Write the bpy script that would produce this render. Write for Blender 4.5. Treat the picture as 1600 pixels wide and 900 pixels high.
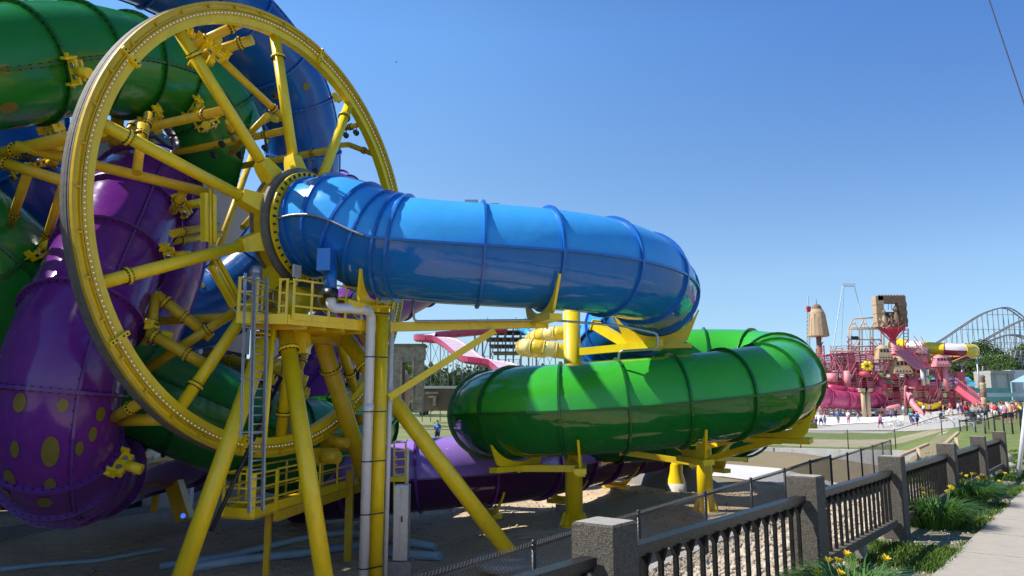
import bpy, math, random
from mathutils import Vector as V, Matrix
for o in list(bpy.data.objects): bpy.data.objects.remove(o, do_unlink=True)
SC = bpy.context.scene
COL = SC.collection
R = random.Random(7)
rad = math.radians

# ------------------------------------------------------------------ camera, sky, sun, exposure
EYE = V((0, 0, 1.6)); FPX = 1170.0; PITCH = math.atan(184 / FPX)
cd = bpy.data.cameras.new('camera'); cam = bpy.data.objects.new('camera', cd); COL.objects.link(cam)
cam.location = EYE; cam.rotation_euler = (math.pi / 2 + PITCH, 0, 0)
cd.sensor_width = 36; cd.lens = FPX / 1600 * 36; cd.clip_end = 5000; cd.clip_start = .05
SC.camera = cam
SUN_EL, SUN_AZ = rad(50), rad(-92)          # azimuth measured from +Y towards +X
sd = V((math.sin(SUN_AZ) * math.cos(SUN_EL), math.cos(SUN_AZ) * math.cos(SUN_EL), math.sin(SUN_EL)))
w = bpy.data.worlds.new('World'); SC.world = w; w.use_nodes = True
nt = w.node_tree; nt.nodes.clear()
sk = nt.nodes.new('ShaderNodeTexSky'); sk.sky_type = 'NISHITA'; sk.sun_disc = False
sk.sun_elevation = SUN_EL; sk.sun_rotation = SUN_AZ
sk.air_density = 1.0; sk.dust_density = 0; sk.ozone_density = 3.0; sk.altitude = 200
bg = nt.nodes.new('ShaderNodeBackground'); bg.inputs[1].default_value = .117
wo = nt.nodes.new('ShaderNodeOutputWorld')
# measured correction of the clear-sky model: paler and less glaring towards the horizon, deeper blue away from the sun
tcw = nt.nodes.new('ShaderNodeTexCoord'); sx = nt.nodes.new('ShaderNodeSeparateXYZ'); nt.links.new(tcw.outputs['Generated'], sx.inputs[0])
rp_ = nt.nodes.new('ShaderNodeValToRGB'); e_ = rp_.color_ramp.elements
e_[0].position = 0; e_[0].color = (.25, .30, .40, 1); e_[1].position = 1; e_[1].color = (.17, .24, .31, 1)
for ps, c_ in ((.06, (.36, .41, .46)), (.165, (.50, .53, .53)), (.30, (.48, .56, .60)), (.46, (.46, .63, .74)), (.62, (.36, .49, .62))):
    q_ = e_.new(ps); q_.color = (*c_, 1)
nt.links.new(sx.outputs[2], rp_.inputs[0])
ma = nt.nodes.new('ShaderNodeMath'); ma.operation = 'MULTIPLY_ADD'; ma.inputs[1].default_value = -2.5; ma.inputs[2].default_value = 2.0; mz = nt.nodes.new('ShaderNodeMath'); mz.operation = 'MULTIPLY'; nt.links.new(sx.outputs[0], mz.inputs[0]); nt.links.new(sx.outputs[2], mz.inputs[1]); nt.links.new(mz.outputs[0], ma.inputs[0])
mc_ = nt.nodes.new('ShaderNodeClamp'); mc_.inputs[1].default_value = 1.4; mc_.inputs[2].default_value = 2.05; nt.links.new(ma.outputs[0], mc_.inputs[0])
v1 = nt.nodes.new('ShaderNodeVectorMath'); v1.operation = 'MULTIPLY'; nt.links.new(sk.outputs[0], v1.inputs[0]); nt.links.new(rp_.outputs[0], v1.inputs[1])
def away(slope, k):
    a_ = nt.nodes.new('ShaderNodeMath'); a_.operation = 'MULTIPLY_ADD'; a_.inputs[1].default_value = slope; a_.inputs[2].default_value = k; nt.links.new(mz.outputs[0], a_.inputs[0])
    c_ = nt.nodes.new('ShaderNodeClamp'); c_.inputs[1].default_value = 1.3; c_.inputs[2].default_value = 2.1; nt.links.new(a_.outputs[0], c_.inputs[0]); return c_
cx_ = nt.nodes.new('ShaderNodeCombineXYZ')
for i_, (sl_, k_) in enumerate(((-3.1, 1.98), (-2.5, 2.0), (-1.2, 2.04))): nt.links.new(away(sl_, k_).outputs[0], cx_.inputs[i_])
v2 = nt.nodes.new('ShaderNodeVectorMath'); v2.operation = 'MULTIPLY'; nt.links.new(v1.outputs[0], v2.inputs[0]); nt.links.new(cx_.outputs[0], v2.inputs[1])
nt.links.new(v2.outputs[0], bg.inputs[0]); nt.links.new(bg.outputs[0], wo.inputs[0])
ld = bpy.data.lights.new('sun', 'SUN'); ld.energy = 5.0; ld.angle = rad(.53); ld.color = (1, .95, .87)
sun = bpy.data.objects.new('sun', ld); COL.objects.link(sun)
sun.rotation_euler = sd.to_track_quat('Z', 'Y').to_euler()
SC.view_settings.view_transform = 'Standard'; SC.view_settings.look = 'None'
SC.view_settings.exposure = .38; SC.view_settings.gamma = 1
SC.cycles.max_bounces = 6

# ------------------------------------------------------------------ helpers
_c, _s = math.cos(PITCH), math.sin(PITCH)
def ray(px, py):
    v = (450 - py) / FPX
    return V(((px - 800) / FPX, _c - v * _s, _s + v * _c))
def P(px, py, d):                     # a point at distance d (world Y) in the direction surveyed on the photo
    r = ray(px, py); return EYE + r * (d / r.y)
def PZ(px, py, z):                    # a point on the level z
    r = ray(px, py); return EYE + r * ((z - EYE.z) / r.z)
WC = V((-6.55, 20.85, 6.5)); WN = V((.902, -.431, 0)).normalized(); WU = V((.431, .902, 0)).normalized(); ZZ = V((0, 0, 1))
def WP(px, py, off=0.0):              # a point in a plane parallel to the big wheel
    r = ray(px, py); return EYE + r * ((WC + WN * off - EYE).dot(WN) / r.dot(WN))
def WA(deg, r, off=0.0):
    a = rad(deg); return WC + WU * (math.cos(a) * r) + ZZ * (math.sin(a) * r) + WN * off

def node_mat(name): 
    m = bpy.data.materials.new(name); m.use_nodes = True
    return m, m.node_tree, m.node_tree.nodes['Principled BSDF']
def mat(name, col, rough=.5, metal=0, var=.12, scale=6, bump=.0, bscale=40, coat=0, alpha=1, bdist=.02, streak=0, col2=None, fac2=.5, trans=0, spec=.5):
    m, nt, b = node_mat(name)
    L = nt.links; N = nt.nodes
    tc = N.new('ShaderNodeTexCoord'); mp = N.new('ShaderNodeMapping'); L.new(tc.outputs['Object'], mp.inputs[0])
    if streak: mp.inputs['Scale'].default_value = (1, 1, streak)
    n = N.new('ShaderNodeTexNoise'); n.inputs['Scale'].default_value = scale; n.inputs['Detail'].default_value = 6; n.inputs['Roughness'].default_value = .65
    L.new(mp.outputs[0], n.inputs['Vector'])
    cr = N.new('ShaderNodeValToRGB'); cr.color_ramp.elements[0].position = .3; cr.color_ramp.elements[1].position = .7
    a = [max(0, c * (1 - var)) for c in col]; bb = [min(1, c * (1 + var)) for c in col]
    if col2: a = list(col); bb = list(col2)
    cr.color_ramp.elements[0].color = (*a, 1); cr.color_ramp.elements[1].color = (*bb, 1)
    L.new(n.outputs['Fac'], cr.inputs[0]); L.new(cr.outputs[0], b.inputs['Base Color'])
    b.inputs['Roughness'].default_value = rough; b.inputs['Metallic'].default_value = metal
    b.inputs['Coat Weight'].default_value = coat; b.inputs['Coat Roughness'].default_value = .05
    b.inputs['Specular IOR Level'].default_value = spec
    if rough < .6:
        mr = N.new('ShaderNodeMapRange'); mr.inputs[3].default_value = rough * .7; mr.inputs[4].default_value = rough * 1.4
        n3 = N.new('ShaderNodeTexNoise'); n3.inputs['Scale'].default_value = scale * 2.3; n3.inputs['Detail'].default_value = 4
        L.new(tc.outputs['Object'], n3.inputs['Vector']); L.new(n3.outputs['Fac'], mr.inputs[0]); L.new(mr.outputs[0], b.inputs['Roughness'])
    if bump:
        n2 = N.new('ShaderNodeTexNoise'); n2.inputs['Scale'].default_value = bscale; n2.inputs['Detail'].default_value = 5
        bp = N.new('ShaderNodeBump'); bp.inputs['Strength'].default_value = bump; bp.inputs['Distance'].default_value = bdist
        L.new(tc.outputs['Object'], n2.inputs['Vector']); L.new(n2.outputs['Fac'], bp.inputs['Height']); L.new(bp.outputs[0], b.inputs['Normal'])
    if trans:
        tr = N.new('ShaderNodeBsdfTranslucent'); mx = N.new('ShaderNodeMixShader'); mx.inputs[0].default_value = trans
        L.new(cr.outputs[0], tr.inputs[0]); L.new(b.outputs[0], mx.inputs[1]); L.new(tr.outputs[0], mx.inputs[2])
        L.new(mx.outputs[0], N['Material Output'].inputs[0])
    return m
def gel(name, col, rough=.13, var=.1, trans=0, wob=.05):     # fibreglass gelcoat
    m = mat(name, col, rough, 0, var, 1.3, 0, coat=.12, trans=trans)
    nt = m.node_tree; N = nt.nodes; L = nt.links; b = N['Principled BSDF']
    tc = N.new('ShaderNodeTexCoord'); n2 = N.new('ShaderNodeTexNoise'); n2.inputs['Scale'].default_value = 2.2; n2.inputs['Detail'].default_value = 2
    bp = N.new('ShaderNodeBump'); bp.inputs['Strength'].default_value = wob; bp.inputs['Distance'].default_value = .25
    L.new(tc.outputs['Object'], n2.inputs['Vector']); L.new(n2.outputs['Fac'], bp.inputs['Height']); L.new(bp.outputs[0], b.inputs['Normal']); L.new(bp.outputs[0], b.inputs['Coat Normal'])
    return m
def grime(m, amt=.35, sc=(1.2, 1.2, .25), col=(.10, .08, .05)):
    nt = m.node_tree; N = nt.nodes; L = nt.links; b = N['Principled BSDF']; src = b.inputs['Base Color'].links[0].from_socket
    tc = N.new('ShaderNodeTexCoord'); mp = N.new('ShaderNodeMapping'); mp.inputs['Scale'].default_value = sc; n = N.new('ShaderNodeTexNoise'); n.inputs['Scale'].default_value = 3.5; n.inputs['Detail'].default_value = 9; n.inputs['Roughness'].default_value = .72
    cr = N.new('ShaderNodeValToRGB'); cr.color_ramp.elements[0].position = .52; cr.color_ramp.elements[1].position = .78; cr.color_ramp.elements[0].color = (0, 0, 0, 1); cr.color_ramp.elements[1].color = (amt, amt, amt, 1)
    mx = N.new('ShaderNodeMix'); mx.data_type = 'RGBA'; mx.inputs[7].default_value = (*col, 1)
    L.new(tc.outputs['Object'], mp.inputs[0]); L.new(mp.outputs[0], n.inputs['Vector']); L.new(n.outputs['Fac'], cr.inputs[0]); L.new(cr.outputs[0], mx.inputs[0]); L.new(src, mx.inputs[6]); L.new(mx.outputs[2], b.inputs['Base Color'])
def emit_mat(name, col, e):
    m, nt, b = node_mat(name); b.inputs['Base Color'].default_value = (*col, 1)
    b.inputs['Emission Color'].default_value = (*col, 1); b.inputs['Emission Strength'].default_value = e
    return m

class M:
    """collects shapes, builds ONE mesh object"""
    def __init__(s): s.v = []; s.f = []; s.sm = []; s.mi = []
    def add(s, vs, fs, smooth=False, mi=0):
        o = len(s.v); s.v += [tuple(p) for p in vs]
        for f in fs: s.f.append([i + o for i in f]); s.sm.append(smooth); s.mi.append(mi)
    def box(s, c, ax, ay, az, mi=0):            # half-axis vectors
        c = V(c); vs = [c + ax * i + ay * j + az * k for i in (-1, 1) for j in (-1, 1) for k in (-1, 1)]
        s.add(vs, [(0, 1, 3, 2), (4, 6, 7, 5), (0, 4, 5, 1), (2, 3, 7, 6), (0, 2, 6, 4), (1, 5, 7, 3)], False, mi)
    def bx(s, x0, y0, z0, x1, y1, z1, mi=0):
        s.box(((x0 + x1) / 2, (y0 + y1) / 2, (z0 + z1) / 2), V(((x1 - x0) / 2, 0, 0)), V((0, (y1 - y0) / 2, 0)), V((0, 0, (z1 - z0) / 2)), mi)
    def beam(s, p, q, w, h, up=ZZ, mi=0):
        p = V(p); q = V(q); d = (q - p); L = d.length; d.normalize(); sd_ = d.cross(up)
        if sd_.length < 1e-3: sd_ = d.cross(V((1, 0, 0)))
        sd_.normalize(); u = sd_.cross(d); s.box((p + q) / 2, d * L / 2, sd_ * w / 2, u * h / 2, mi)
    def tube(s, pts, r, n=12, cap=True, closed=False, mi=0, smooth=True):
        pts = [V(p) for p in pts]; N = len(pts); rs = r if isinstance(r, (list, tuple)) else [r] * N
        fr = None; vs = []
        for i, p in enumerate(pts):
            a = pts[(i - 1) % N] if (i or closed) else p; b = pts[(i + 1) % N] if (i < N - 1 or closed) else p
            t = (b - a).normalized()
            if fr is None:
                fr = t.cross(ZZ)
                if fr.length < .05: fr = t.cross(V((1, 0, 0)))
                fr.normalize()
            fr = (fr - t * fr.dot(t)).normalized(); u = t.cross(fr)
            for k in range(n):
                a_ = 2 * math.pi * k / n; vs.append(p + (fr * math.cos(a_) + u * math.sin(a_)) * rs[i])
        fs = []
        for i in range(N if closed else N - 1):
            j = (i + 1) % N
            for k in range(n): k2 = (k + 1) % n; fs.append((i * n + k, i * n + k2, j * n + k2, j * n + k))
        s.add(vs, fs, smooth, mi)
        if cap and not closed:
            o = len(s.v) - len(vs); s.f.append([o + k for k in range(n)][::-1]); s.sm.append(False); s.mi.append(mi)
            s.f.append([o + (N - 1) * n + k for k in range(n)]); s.sm.append(False); s.mi.append(mi)
    def pipe(s, p, q, r, n=12, mi=0): s.tube([p, q], r, n, True, False, mi)
    def disc(s, c, ax, r, th, n=16, mi=0): c = V(c); ax = V(ax).normalized(); s.pipe(c - ax * th / 2, c + ax * th / 2, r, n, mi)
    def lathe(s, c, prof, n=20, ax=ZZ, e1=V((1, 0, 0)), mi=0, smooth=True, sq=0):
        c = V(c); e2 = ax.cross(e1); vs = []
        for r, z in prof:
            for k in range(n):
                a = 2 * math.pi * (k + .5) / n; vs.append(c + (e1 * math.cos(a) + e2 * math.sin(a)) * r + ax * z)
        fs = [(i * n + k, i * n + (k + 1) % n, (i + 1) * n + (k + 1) % n, (i + 1) * n + k) for i in range(len(prof) - 1) for k in range(n)]
        s.add(vs, fs, smooth, mi)
    def ball(s, c, r, n=8, m_=6, mi=0, sc=(1, 1, 1)):
        c = V(c); vs = []
        for i in range(m_ + 1):
            t = math.pi * i / m_
            for k in range(n):
                a = 2 * math.pi * k / n; vs.append(c + V((math.sin(t) * math.cos(a) * r * sc[0], math.sin(t) * math.sin(a) * r * sc[1], math.cos(t) * r * sc[2])))
        s.add(vs, [(i * n + k, (i + 1) * n + k, (i + 1) * n + (k + 1) % n, i * n + (k + 1) % n) for i in range(m_) for k in range(n)], True, mi)
    def build(s, name, mats, parent=None, org=None, label=None, kind=None):
        if not isinstance(mats, (list, tuple)): mats = [mats]
        if parent is not None and org is None: org = V(parent.get('org', (0, 0, 0)))
        if org is None: org = V((0, 0, 0))
        me = bpy.data.meshes.new(name); o_ = V(org)
        me.from_pydata([(p[0] - o_[0], p[1] - o_[1], p[2] - o_[2]) for p in s.v], [], s.f)
        for m in mats: me.materials.append(m)
        me.polygons.foreach_set('use_smooth', s.sm); me.polygons.foreach_set('material_index', s.mi); me.update()
        o = bpy.data.objects.new(name, me); COL.objects.link(o)
        if parent is not None: o.parent = parent; o['org'] = list(org)
        else: o.location = o_
        if label: o['label'] = label
        if kind: o['kind'] = kind
        return o
def thing(name, label, cat, loc=(0, 0, 0), group=None):
    o = bpy.data.objects.new(name, None); COL.objects.link(o); o.location = loc; o['org'] = list(loc)
    o.empty_display_size = .3
    o['label'] = label; o['category'] = cat
    if group: o['group'] = group
    return o
def tag(o, label, cat, group=None, kind=None):
    o['label'] = label; o['category'] = cat
    if group: o['group'] = group
    if kind: o['kind'] = kind
    return o
def copy_tree(o, parent=None):
    c = o.copy(); COL.objects.link(c)
    if parent is not None: c.parent = parent
    for ch in o.children: copy_tree(ch, c)
    return c
def struct(o): o['kind'] = 'structure'; return o

def sstep(x, a, b):
    t = max(0, min(1, (x - a) / (b - a))); return t * t * (3 - 2 * t)
# --- balustrade line and curb line
B0 = V((.5, 4.2, 0)); BD = V((.621, .784, 0)).normalized(); BN = V((-.784, .621, 0)).normalized()
K0 = V((2.03, 12.8, 0)); KD = V((.576, .817, 0)).normalized(); KN = V((-.817, .576, 0)).normalized()
def gz(x, y):                           # ground height
    p = V((x, y, 0)); s = (p - B0).dot(BN); q = (p - K0).dot(KN)
    near = 0.0
    if s > .25: near = -1.2 * min(1, (s - .25) / max(.3, (s - .25) - min(q, 0)))
    pit = -2.5 + .3 * sstep(x, 1, 6) - .6 * sstep(-x, -.5, 2.5) * (1 - .8 * sstep(y, 24, 28)) + .12 * math.sin(x * .7 + y * .3) + .08 * math.sin(y * 1.1 - x * .4)
    z = near if q < 0.12 else (pit if q > .5 else near + (pit - near) * (q - .12) / .38)
    # the plateau beyond the pit
    pl = -1.08
    if x / max(y, 1) > .2:
        up = .034 * max(0, min(y, 132) - 92) + .085 * max(0, min(y, 215) - 140) + .02 * max(0, y - 215) * .3
    else: up = .012 * max(0, y - 70)
    k = sstep(x / max(y, 1), .15, .3)
    up = (.012 * max(0, min(y, 400) - 70)) * (1 - k) + (.034 * max(0, min(y, 132) - 92) + .085 * max(0, min(y, 215) - 140)) * k
    if q >= 0.12:
        edge = 49.2 - .51 * (min(x, 32) - 14.5)
        lt_ = -1.2 - .75 * sstep(x, 16.5, 23); lo = pit if (x <= 12 and y < 36) else pit + (lt_ - pit) * sstep(y, edge - 10, edge - .6)
        if x > 12: z = lo if y < edge - .1 else pl
        else: z = lo + (pl - lo) * sstep(y, 44, 52)
    else:
        z = near + (pl - near) * sstep(y, 24, 44) * (1 if s > 0 else sstep(-s, 2.5, 9) * .6)
        if s <= 0 and y > 40: z = near + (pl - near) * sstep(y, 24, 60)
    z += 1.22 * sstep(x / max(y, 1), .49, .60) * sstep(y, 30, 48) if y > 30 else 0
    return z + up

# ------------------------------------------------------------------ materials
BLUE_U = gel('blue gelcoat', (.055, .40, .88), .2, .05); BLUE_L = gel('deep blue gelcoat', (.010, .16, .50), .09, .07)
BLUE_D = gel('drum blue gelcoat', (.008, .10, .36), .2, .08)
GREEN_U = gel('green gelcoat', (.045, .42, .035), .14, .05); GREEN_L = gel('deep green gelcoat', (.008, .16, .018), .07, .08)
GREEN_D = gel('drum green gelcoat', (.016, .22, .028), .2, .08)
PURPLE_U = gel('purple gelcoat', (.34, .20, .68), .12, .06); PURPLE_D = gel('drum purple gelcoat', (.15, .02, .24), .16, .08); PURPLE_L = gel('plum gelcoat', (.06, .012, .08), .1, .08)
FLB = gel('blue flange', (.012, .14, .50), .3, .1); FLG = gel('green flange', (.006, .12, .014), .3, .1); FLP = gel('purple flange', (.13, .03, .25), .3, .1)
YEL = mat('yellow paint', (.92, .66, .008), .36, 0, .07, 2.5, .05, 60, coat=.25)
YELD = mat('worn yellow paint', (.70, .455, .008), .42, 0, .12, 3, .05, 60, coat=.15)
GALV = mat('galvanised steel', (.42, .44, .46), .42, .7, .12, 9)
TREAD = mat('dull tread', (.17, .16, .145), .7, .1, .25, 5, .2, 30)
DARKM = mat('dark bolts', (.035, .03, .025), .5, .5, .2, 20)
BLACK = mat('black paint', (.02, .02, .022), .4, 0, .2, 8)
WHITEP = mat('white pvc', (.72, .72, .74), .3, 0, .05, 3, coat=.2)
DOTM = mat('mustard dot', (.20, .16, .025), .3, 0, .12, 4)
BLUEPIPE = mat('pale blue pvc', (.32, .46, .55), .35, 0, .08, 3)
CONC = mat('grey concrete', (.40, .38, .35), .85, 0, .16, 7, .35, 60)
CONCW = mat('pale concrete', (.60, .58, .55), .85, 0, .10, 3, .25, 50)
CONCD = mat('stained concrete', (.24, .225, .205), .9, 0, .2, 8, .5, 50)
CHROME = mat('bright roller steel', (.75, .75, .75), .25, .9, .1, 20)

for m_ in (YEL, YELD): grime(m_, .28)
for m_ in (BLUE_U, BLUE_L, GREEN_U, GREEN_L, PURPLE_U, PURPLE_D): grime(m_, .16, (1, 1, .35), (.25, .22, .18))
grime(WHITEP, .4)

# ------------------------------------------------------------------ tubes
def catmull(pts, per=14):
    P_ = [pts[0] + (pts[0] - pts[1])] + pts + [pts[-1] + (pts[-1] - pts[-2])]; out = []; us = []
    for i in range(1, len(P_) - 2):
        a, b, c, d = P_[i - 1:i + 3]
        for k in range(per):
            t = k / per
            out.append(.5 * ((2 * b) + (c - a) * t + (2 * a - 5 * b + 4 * c - d) * t * t + (3 * b - a - 3 * c + d) * t ** 3)); us.append(i - 1 + t)
    out.append(P_[-2]); us.append(len(pts) - 1); return out, us
class Path:
    def __init__(s, ctrl, r, frame='z', up0=None, smooth=2):
        pts, us = catmull([V(c) for c in ctrl])
        for _ in range(smooth * 6): pts = [pts[0]] + [(pts[i - 1] + pts[i] * 2 + pts[i + 1]) / 4 for i in range(1, len(pts) - 1)] + [pts[-1]]
        s.p = pts; s.u = us; s.L = [0]
        for i in range(1, len(pts)): s.L.append(s.L[-1] + (pts[i] - pts[i - 1]).length)
        s.r = r; s.n = len(pts); s.len = s.L[-1]; s.fr = []
        up = V(up0) if up0 else V(ZZ)
        for i in range(s.n):
            t = (pts[min(i + 1, s.n - 1)] - pts[max(i - 1, 0)]).normalized()
            base = ZZ if frame == 'z' else up
            u_ = (base - t * base.dot(t))
            if u_.length < .05: u_ = up - t * up.dot(t)
            u_.normalize(); up = u_; s.fr.append((t, t.cross(u_).normalized(), u_))
    def at(s, l):
        l = max(0, min(s.len, l)); lo, hi = 0, s.n - 1
        while hi - lo > 1:
            m = (lo + hi) // 2
            if s.L[m] <= l: lo = m
            else: hi = m
        k = (l - s.L[lo]) / max(1e-9, s.L[hi] - s.L[lo])
        mixv = lambda a, b: (a * (1 - k) + b * k).normalized()
        return s.p[lo].lerp(s.p[hi], k), mixv(s.fr[lo][0], s.fr[hi][0]), mixv(s.fr[lo][1], s.fr[hi][1]), mixv(s.fr[lo][2], s.fr[hi][2])
    def lu(s, u):                          # arc length at control index u
        for i in range(s.n - 1):
            if s.u[i + 1] >= u: return s.L[i] + (s.L[i + 1] - s.L[i]) * (u - s.u[i]) / (s.u[i + 1] - s.u[i])
        return s.len
    def surf(s, l, a, dr=0.0):
        p, t, sd_, u = s.at(l); r = (s.r(l) if callable(s.r) else s.r) + dr
        return p + (sd_ * math.cos(a) + u * math.sin(a)) * r
def slide(path, name, label, cat, rings, mu, ml, mf, fl=.11, group=None, bolts=None, seam=.07, na=22, roll=0.0, dots=(), seamoff=0.0, lw=.03, skip_lower=False):
    t0 = path.at(path.len / 2)[0]; th = thing(name, label, cat, (t0.x, t0.y, gz(t0.x, t0.y)), group)
    a0, a1 = roll - rad(2), roll + math.pi + rad(2)
    def panel(l0, l1, b0, b1, nm, m):
        n = max(2, int((l1 - l0) / .16)); k = na // 2; g = M(); vs = []
        for i in range(n + 1):
            l = l0 + (l1 - l0) * i / n
            bul = .0
            for j in range(k + 1): vs.append(path.surf(l, b0 + (b1 - b0) * j / k, bul))
        g.add(vs, [(i * (k + 1) + j, (i + 1) * (k + 1) + j, (i + 1) * (k + 1) + j + 1, i * (k + 1) + j + 1) for i in range(n) for j in range(k)], True)
        return g.build(nm, m, th)
    for i in range(len(rings) - 1):
        l0, l1 = rings[i] + lw / 2, rings[i + 1] - lw / 2
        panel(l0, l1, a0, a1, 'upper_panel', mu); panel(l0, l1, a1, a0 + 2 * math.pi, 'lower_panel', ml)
        for aa in (a0, a1):
            g = M(); n = max(2, int((l1 - l0) / .3)); vs = []
            for q in range(n + 1):
                l = l0 + (l1 - l0) * q / n; da = .022
                vs += [path.surf(l, aa - da, -.02), path.surf(l, aa + da, -.02), path.surf(l, aa + da, seam), path.surf(l, aa - da, seam)]
            g.add(vs, [(q * 4 + k, q * 4 + (k + 1) % 4, q * 4 + 4 + (k + 1) % 4, q * 4 + 4 + k) for q in range(n) for k in range(4)] + [(0, 3, 2, 1), (n * 4, n * 4 + 1, n * 4 + 2, n * 4 + 3)])
            g.build('seam_flange', mf, th)
    for l in rings:
        g = M(); vs = []; n = 40
        for k in range(n):
            a = 2 * math.pi * k / n
            vs += [path.surf(l - lw, a, -.03), path.surf(l + lw, a, -.03), path.surf(l + lw, a, fl), path.surf(l - lw, a, fl)]
        fs = [(k * 4 + j, k * 4 + (j + 1) % 4, ((k + 1) % n) * 4 + (j + 1) % 4, ((k + 1) % n) * 4 + j) for k in range(n) for j in range(4)]
        g.add(vs, fs, False); g.build('ring_flange', mf, th)
    if bolts:
        g = M()
        for l in rings:
            n = int(2 * math.pi * path.at(l)[0].length * 0 + 46)
            for k in range(n):
                a = 2 * math.pi * k / n
                for sgn in (-1, 1):
                    c = path.surf(l + sgn * (lw + .012), a, fl * .45); c2 = path.at(l); u_ = (c - c2[0]).normalized()
                    g.box(c, c2[1] * .012, u_ * .018, c2[1].cross(u_) * .018)
        for i in range(len(rings) - 1):
            for aa in (a0, a1):
                l = rings[i] + .12
                while l < rings[i + 1] - .08:
                    c2 = path.at(l); c = path.surf(l, aa, .03); u_ = (c - c2[0]).normalized(); tg = c2[1].cross(u_)
                    for sgn in (-1, 1): g.box(c + tg * sgn * .045, c2[1] * .018, u_ * .018, tg * .012)
                    l += .2
        o = g.build('bolts', DARKM, th, kind='stuff')
    for (l, a, r) in dots:
        g = M(); n = 18; R_ = path.r if not callable(path.r) else path.r(l); vs = [path.surf(l, a, .008)]
        for q in (1, 2, 3):
            for k in range(n):
                b = 2 * math.pi * k / n; vs.append(path.surf(l + math.cos(b) * r * q / 3, a + math.sin(b) * r * q / 3 / R_, .008))
        fs = [(0, 1 + k, 1 + (k + 1) % n) for k in range(n)] + [(1 + q * n + k, 1 + (q + 1) * n + k, 1 + (q + 1) * n + (k + 1) % n, 1 + q * n + (k + 1) % n) for q in range(2) for k in range(n)]
        g.add(vs, fs, True); g.build('painted_dot', DOTM, th)
    return th
def even(path, step, l0=0, l1=None):
    l1 = path.len if l1 is None else l1; n = max(1, round((l1 - l0) / step)); return [l0 + (l1 - l0) * i / n for i in range(n + 1)]

# 1: the blue tube that leaves the hub
TB = Path([WC + WN * .3, WC + WN * 1.0, WC + WN * 2.0, P(590, 380, 19.75), P(660, 391, 19.55), P(760, 398, 19.7), P(860, 405, 20.1), P(950, 417, 21.1), P(1008, 436, 22.7), P(1024, 463, 25.0), P(1005, 493, 27.2), P(968, 517, 29.0), P(955, 545, 30.0), P(968, 578, 30.4)],
          lambda l: 1.30 + .08 * sstep(l, .5, 2.6))
lb = [.75, 1.0, 1.55, 2.2, 2.85, 3.45, 3.75]; k_ = TB.lu(4.85)
rb = lb + [TB.lu(4.9), TB.lu(5.9), TB.lu(6.95), TB.lu(7.9), TB.lu(8.75), TB.lu(9.4), TB.lu(10.1), TB.lu(11), TB.lu(11.7), TB.lu(12.4), TB.len]
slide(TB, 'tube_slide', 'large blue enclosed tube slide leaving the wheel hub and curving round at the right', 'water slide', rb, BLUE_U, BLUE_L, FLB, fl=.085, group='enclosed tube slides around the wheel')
# 2: the green helix
TG = Path([P(968, 592, 30.8), P(1005, 580, 30.4), P(1055, 571, 29.9), P(1130, 570, 29.6), P(1190, 574, 28.8), P(1222, 586, 27.0), P(1205, 602, 25.0), P(1130, 617, 23.7), P(1020, 630, 23.3), P(900, 639, 23.25), P(815, 643, 23.8), P(766, 647, 25.6), P(780, 655, 28.2), P(850, 664, 30.4), P(980, 668, 31.4), P(1090, 664, 31.6), P(1150, 662, 32.8), P(1150, 666, 35.0), P(1105, 676, 36.8), P(1040, 690, 36.8)], 1.40)
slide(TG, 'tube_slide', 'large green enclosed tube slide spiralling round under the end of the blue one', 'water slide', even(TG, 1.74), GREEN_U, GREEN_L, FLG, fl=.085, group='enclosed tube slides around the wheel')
# 3: the purple tube low on the sand
TP = Path([P(1025, 694, 37), P(960, 703, 34.5), P(880, 719, 30.8), P(800, 730, 28.4), P(700, 738, 27.4), P(640, 743, 27.2), P(560, 752, 27.6), P(470, 760, 28.5)], 1.26)
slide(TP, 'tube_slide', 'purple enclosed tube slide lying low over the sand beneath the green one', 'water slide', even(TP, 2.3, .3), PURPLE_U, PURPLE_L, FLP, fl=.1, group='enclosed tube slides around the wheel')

def dots_on(path, n, seed, l0=0, l1=None, rmin=.1, rmax=.26, amin=0, amax=6.28):
    rr = random.Random(seed); out = []; l1 = path.len if l1 is None else l1; tries = 0
    while len(out) < n and tries < 4000:
        tries += 1; l, a, r = rr.uniform(l0, l1), rr.uniform(amin, amax), rr.uniform(rmin, rmax)
        if all(math.hypot(l - b[0], (a - b[1]) * path.rr) > r + b[2] + .22 for b in out): out.append((l, a, r))
    return out
def clear_of(dots, rings):
    return [d for d in dots if all(abs(d[0] - q) > d[2] + .1 for q in rings)]
def drum_path(ctrl, r, **k):
    p = Path(ctrl, r, frame='pt', **k); p.rr = r; return p
def dots_px(path, lst):
    out = []
    for (px, py, rp) in lst:
        best = None; l = 0
        while l < path.len:
            c = path.at(l)[0]
            for k in range(60):
                a = k * math.pi / 30; p = path.surf(l, a)
                if (EYE - p).dot(p - c) < 0: continue
                v = p - EYE; d_ = v.y * _c + v.z * _s; e = math.hypot(800 + FPX * v.x / d_ - px, 450 - FPX * (-v.y * _s + v.z * _c) / d_ - py)
                if best is None or e < best[0]: best = (e, l, a, p.y)
            l += .15
        if best[0] < 14: out.append((best[1], best[2], rp * .86 * best[3] / FPX))
    return out
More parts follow.
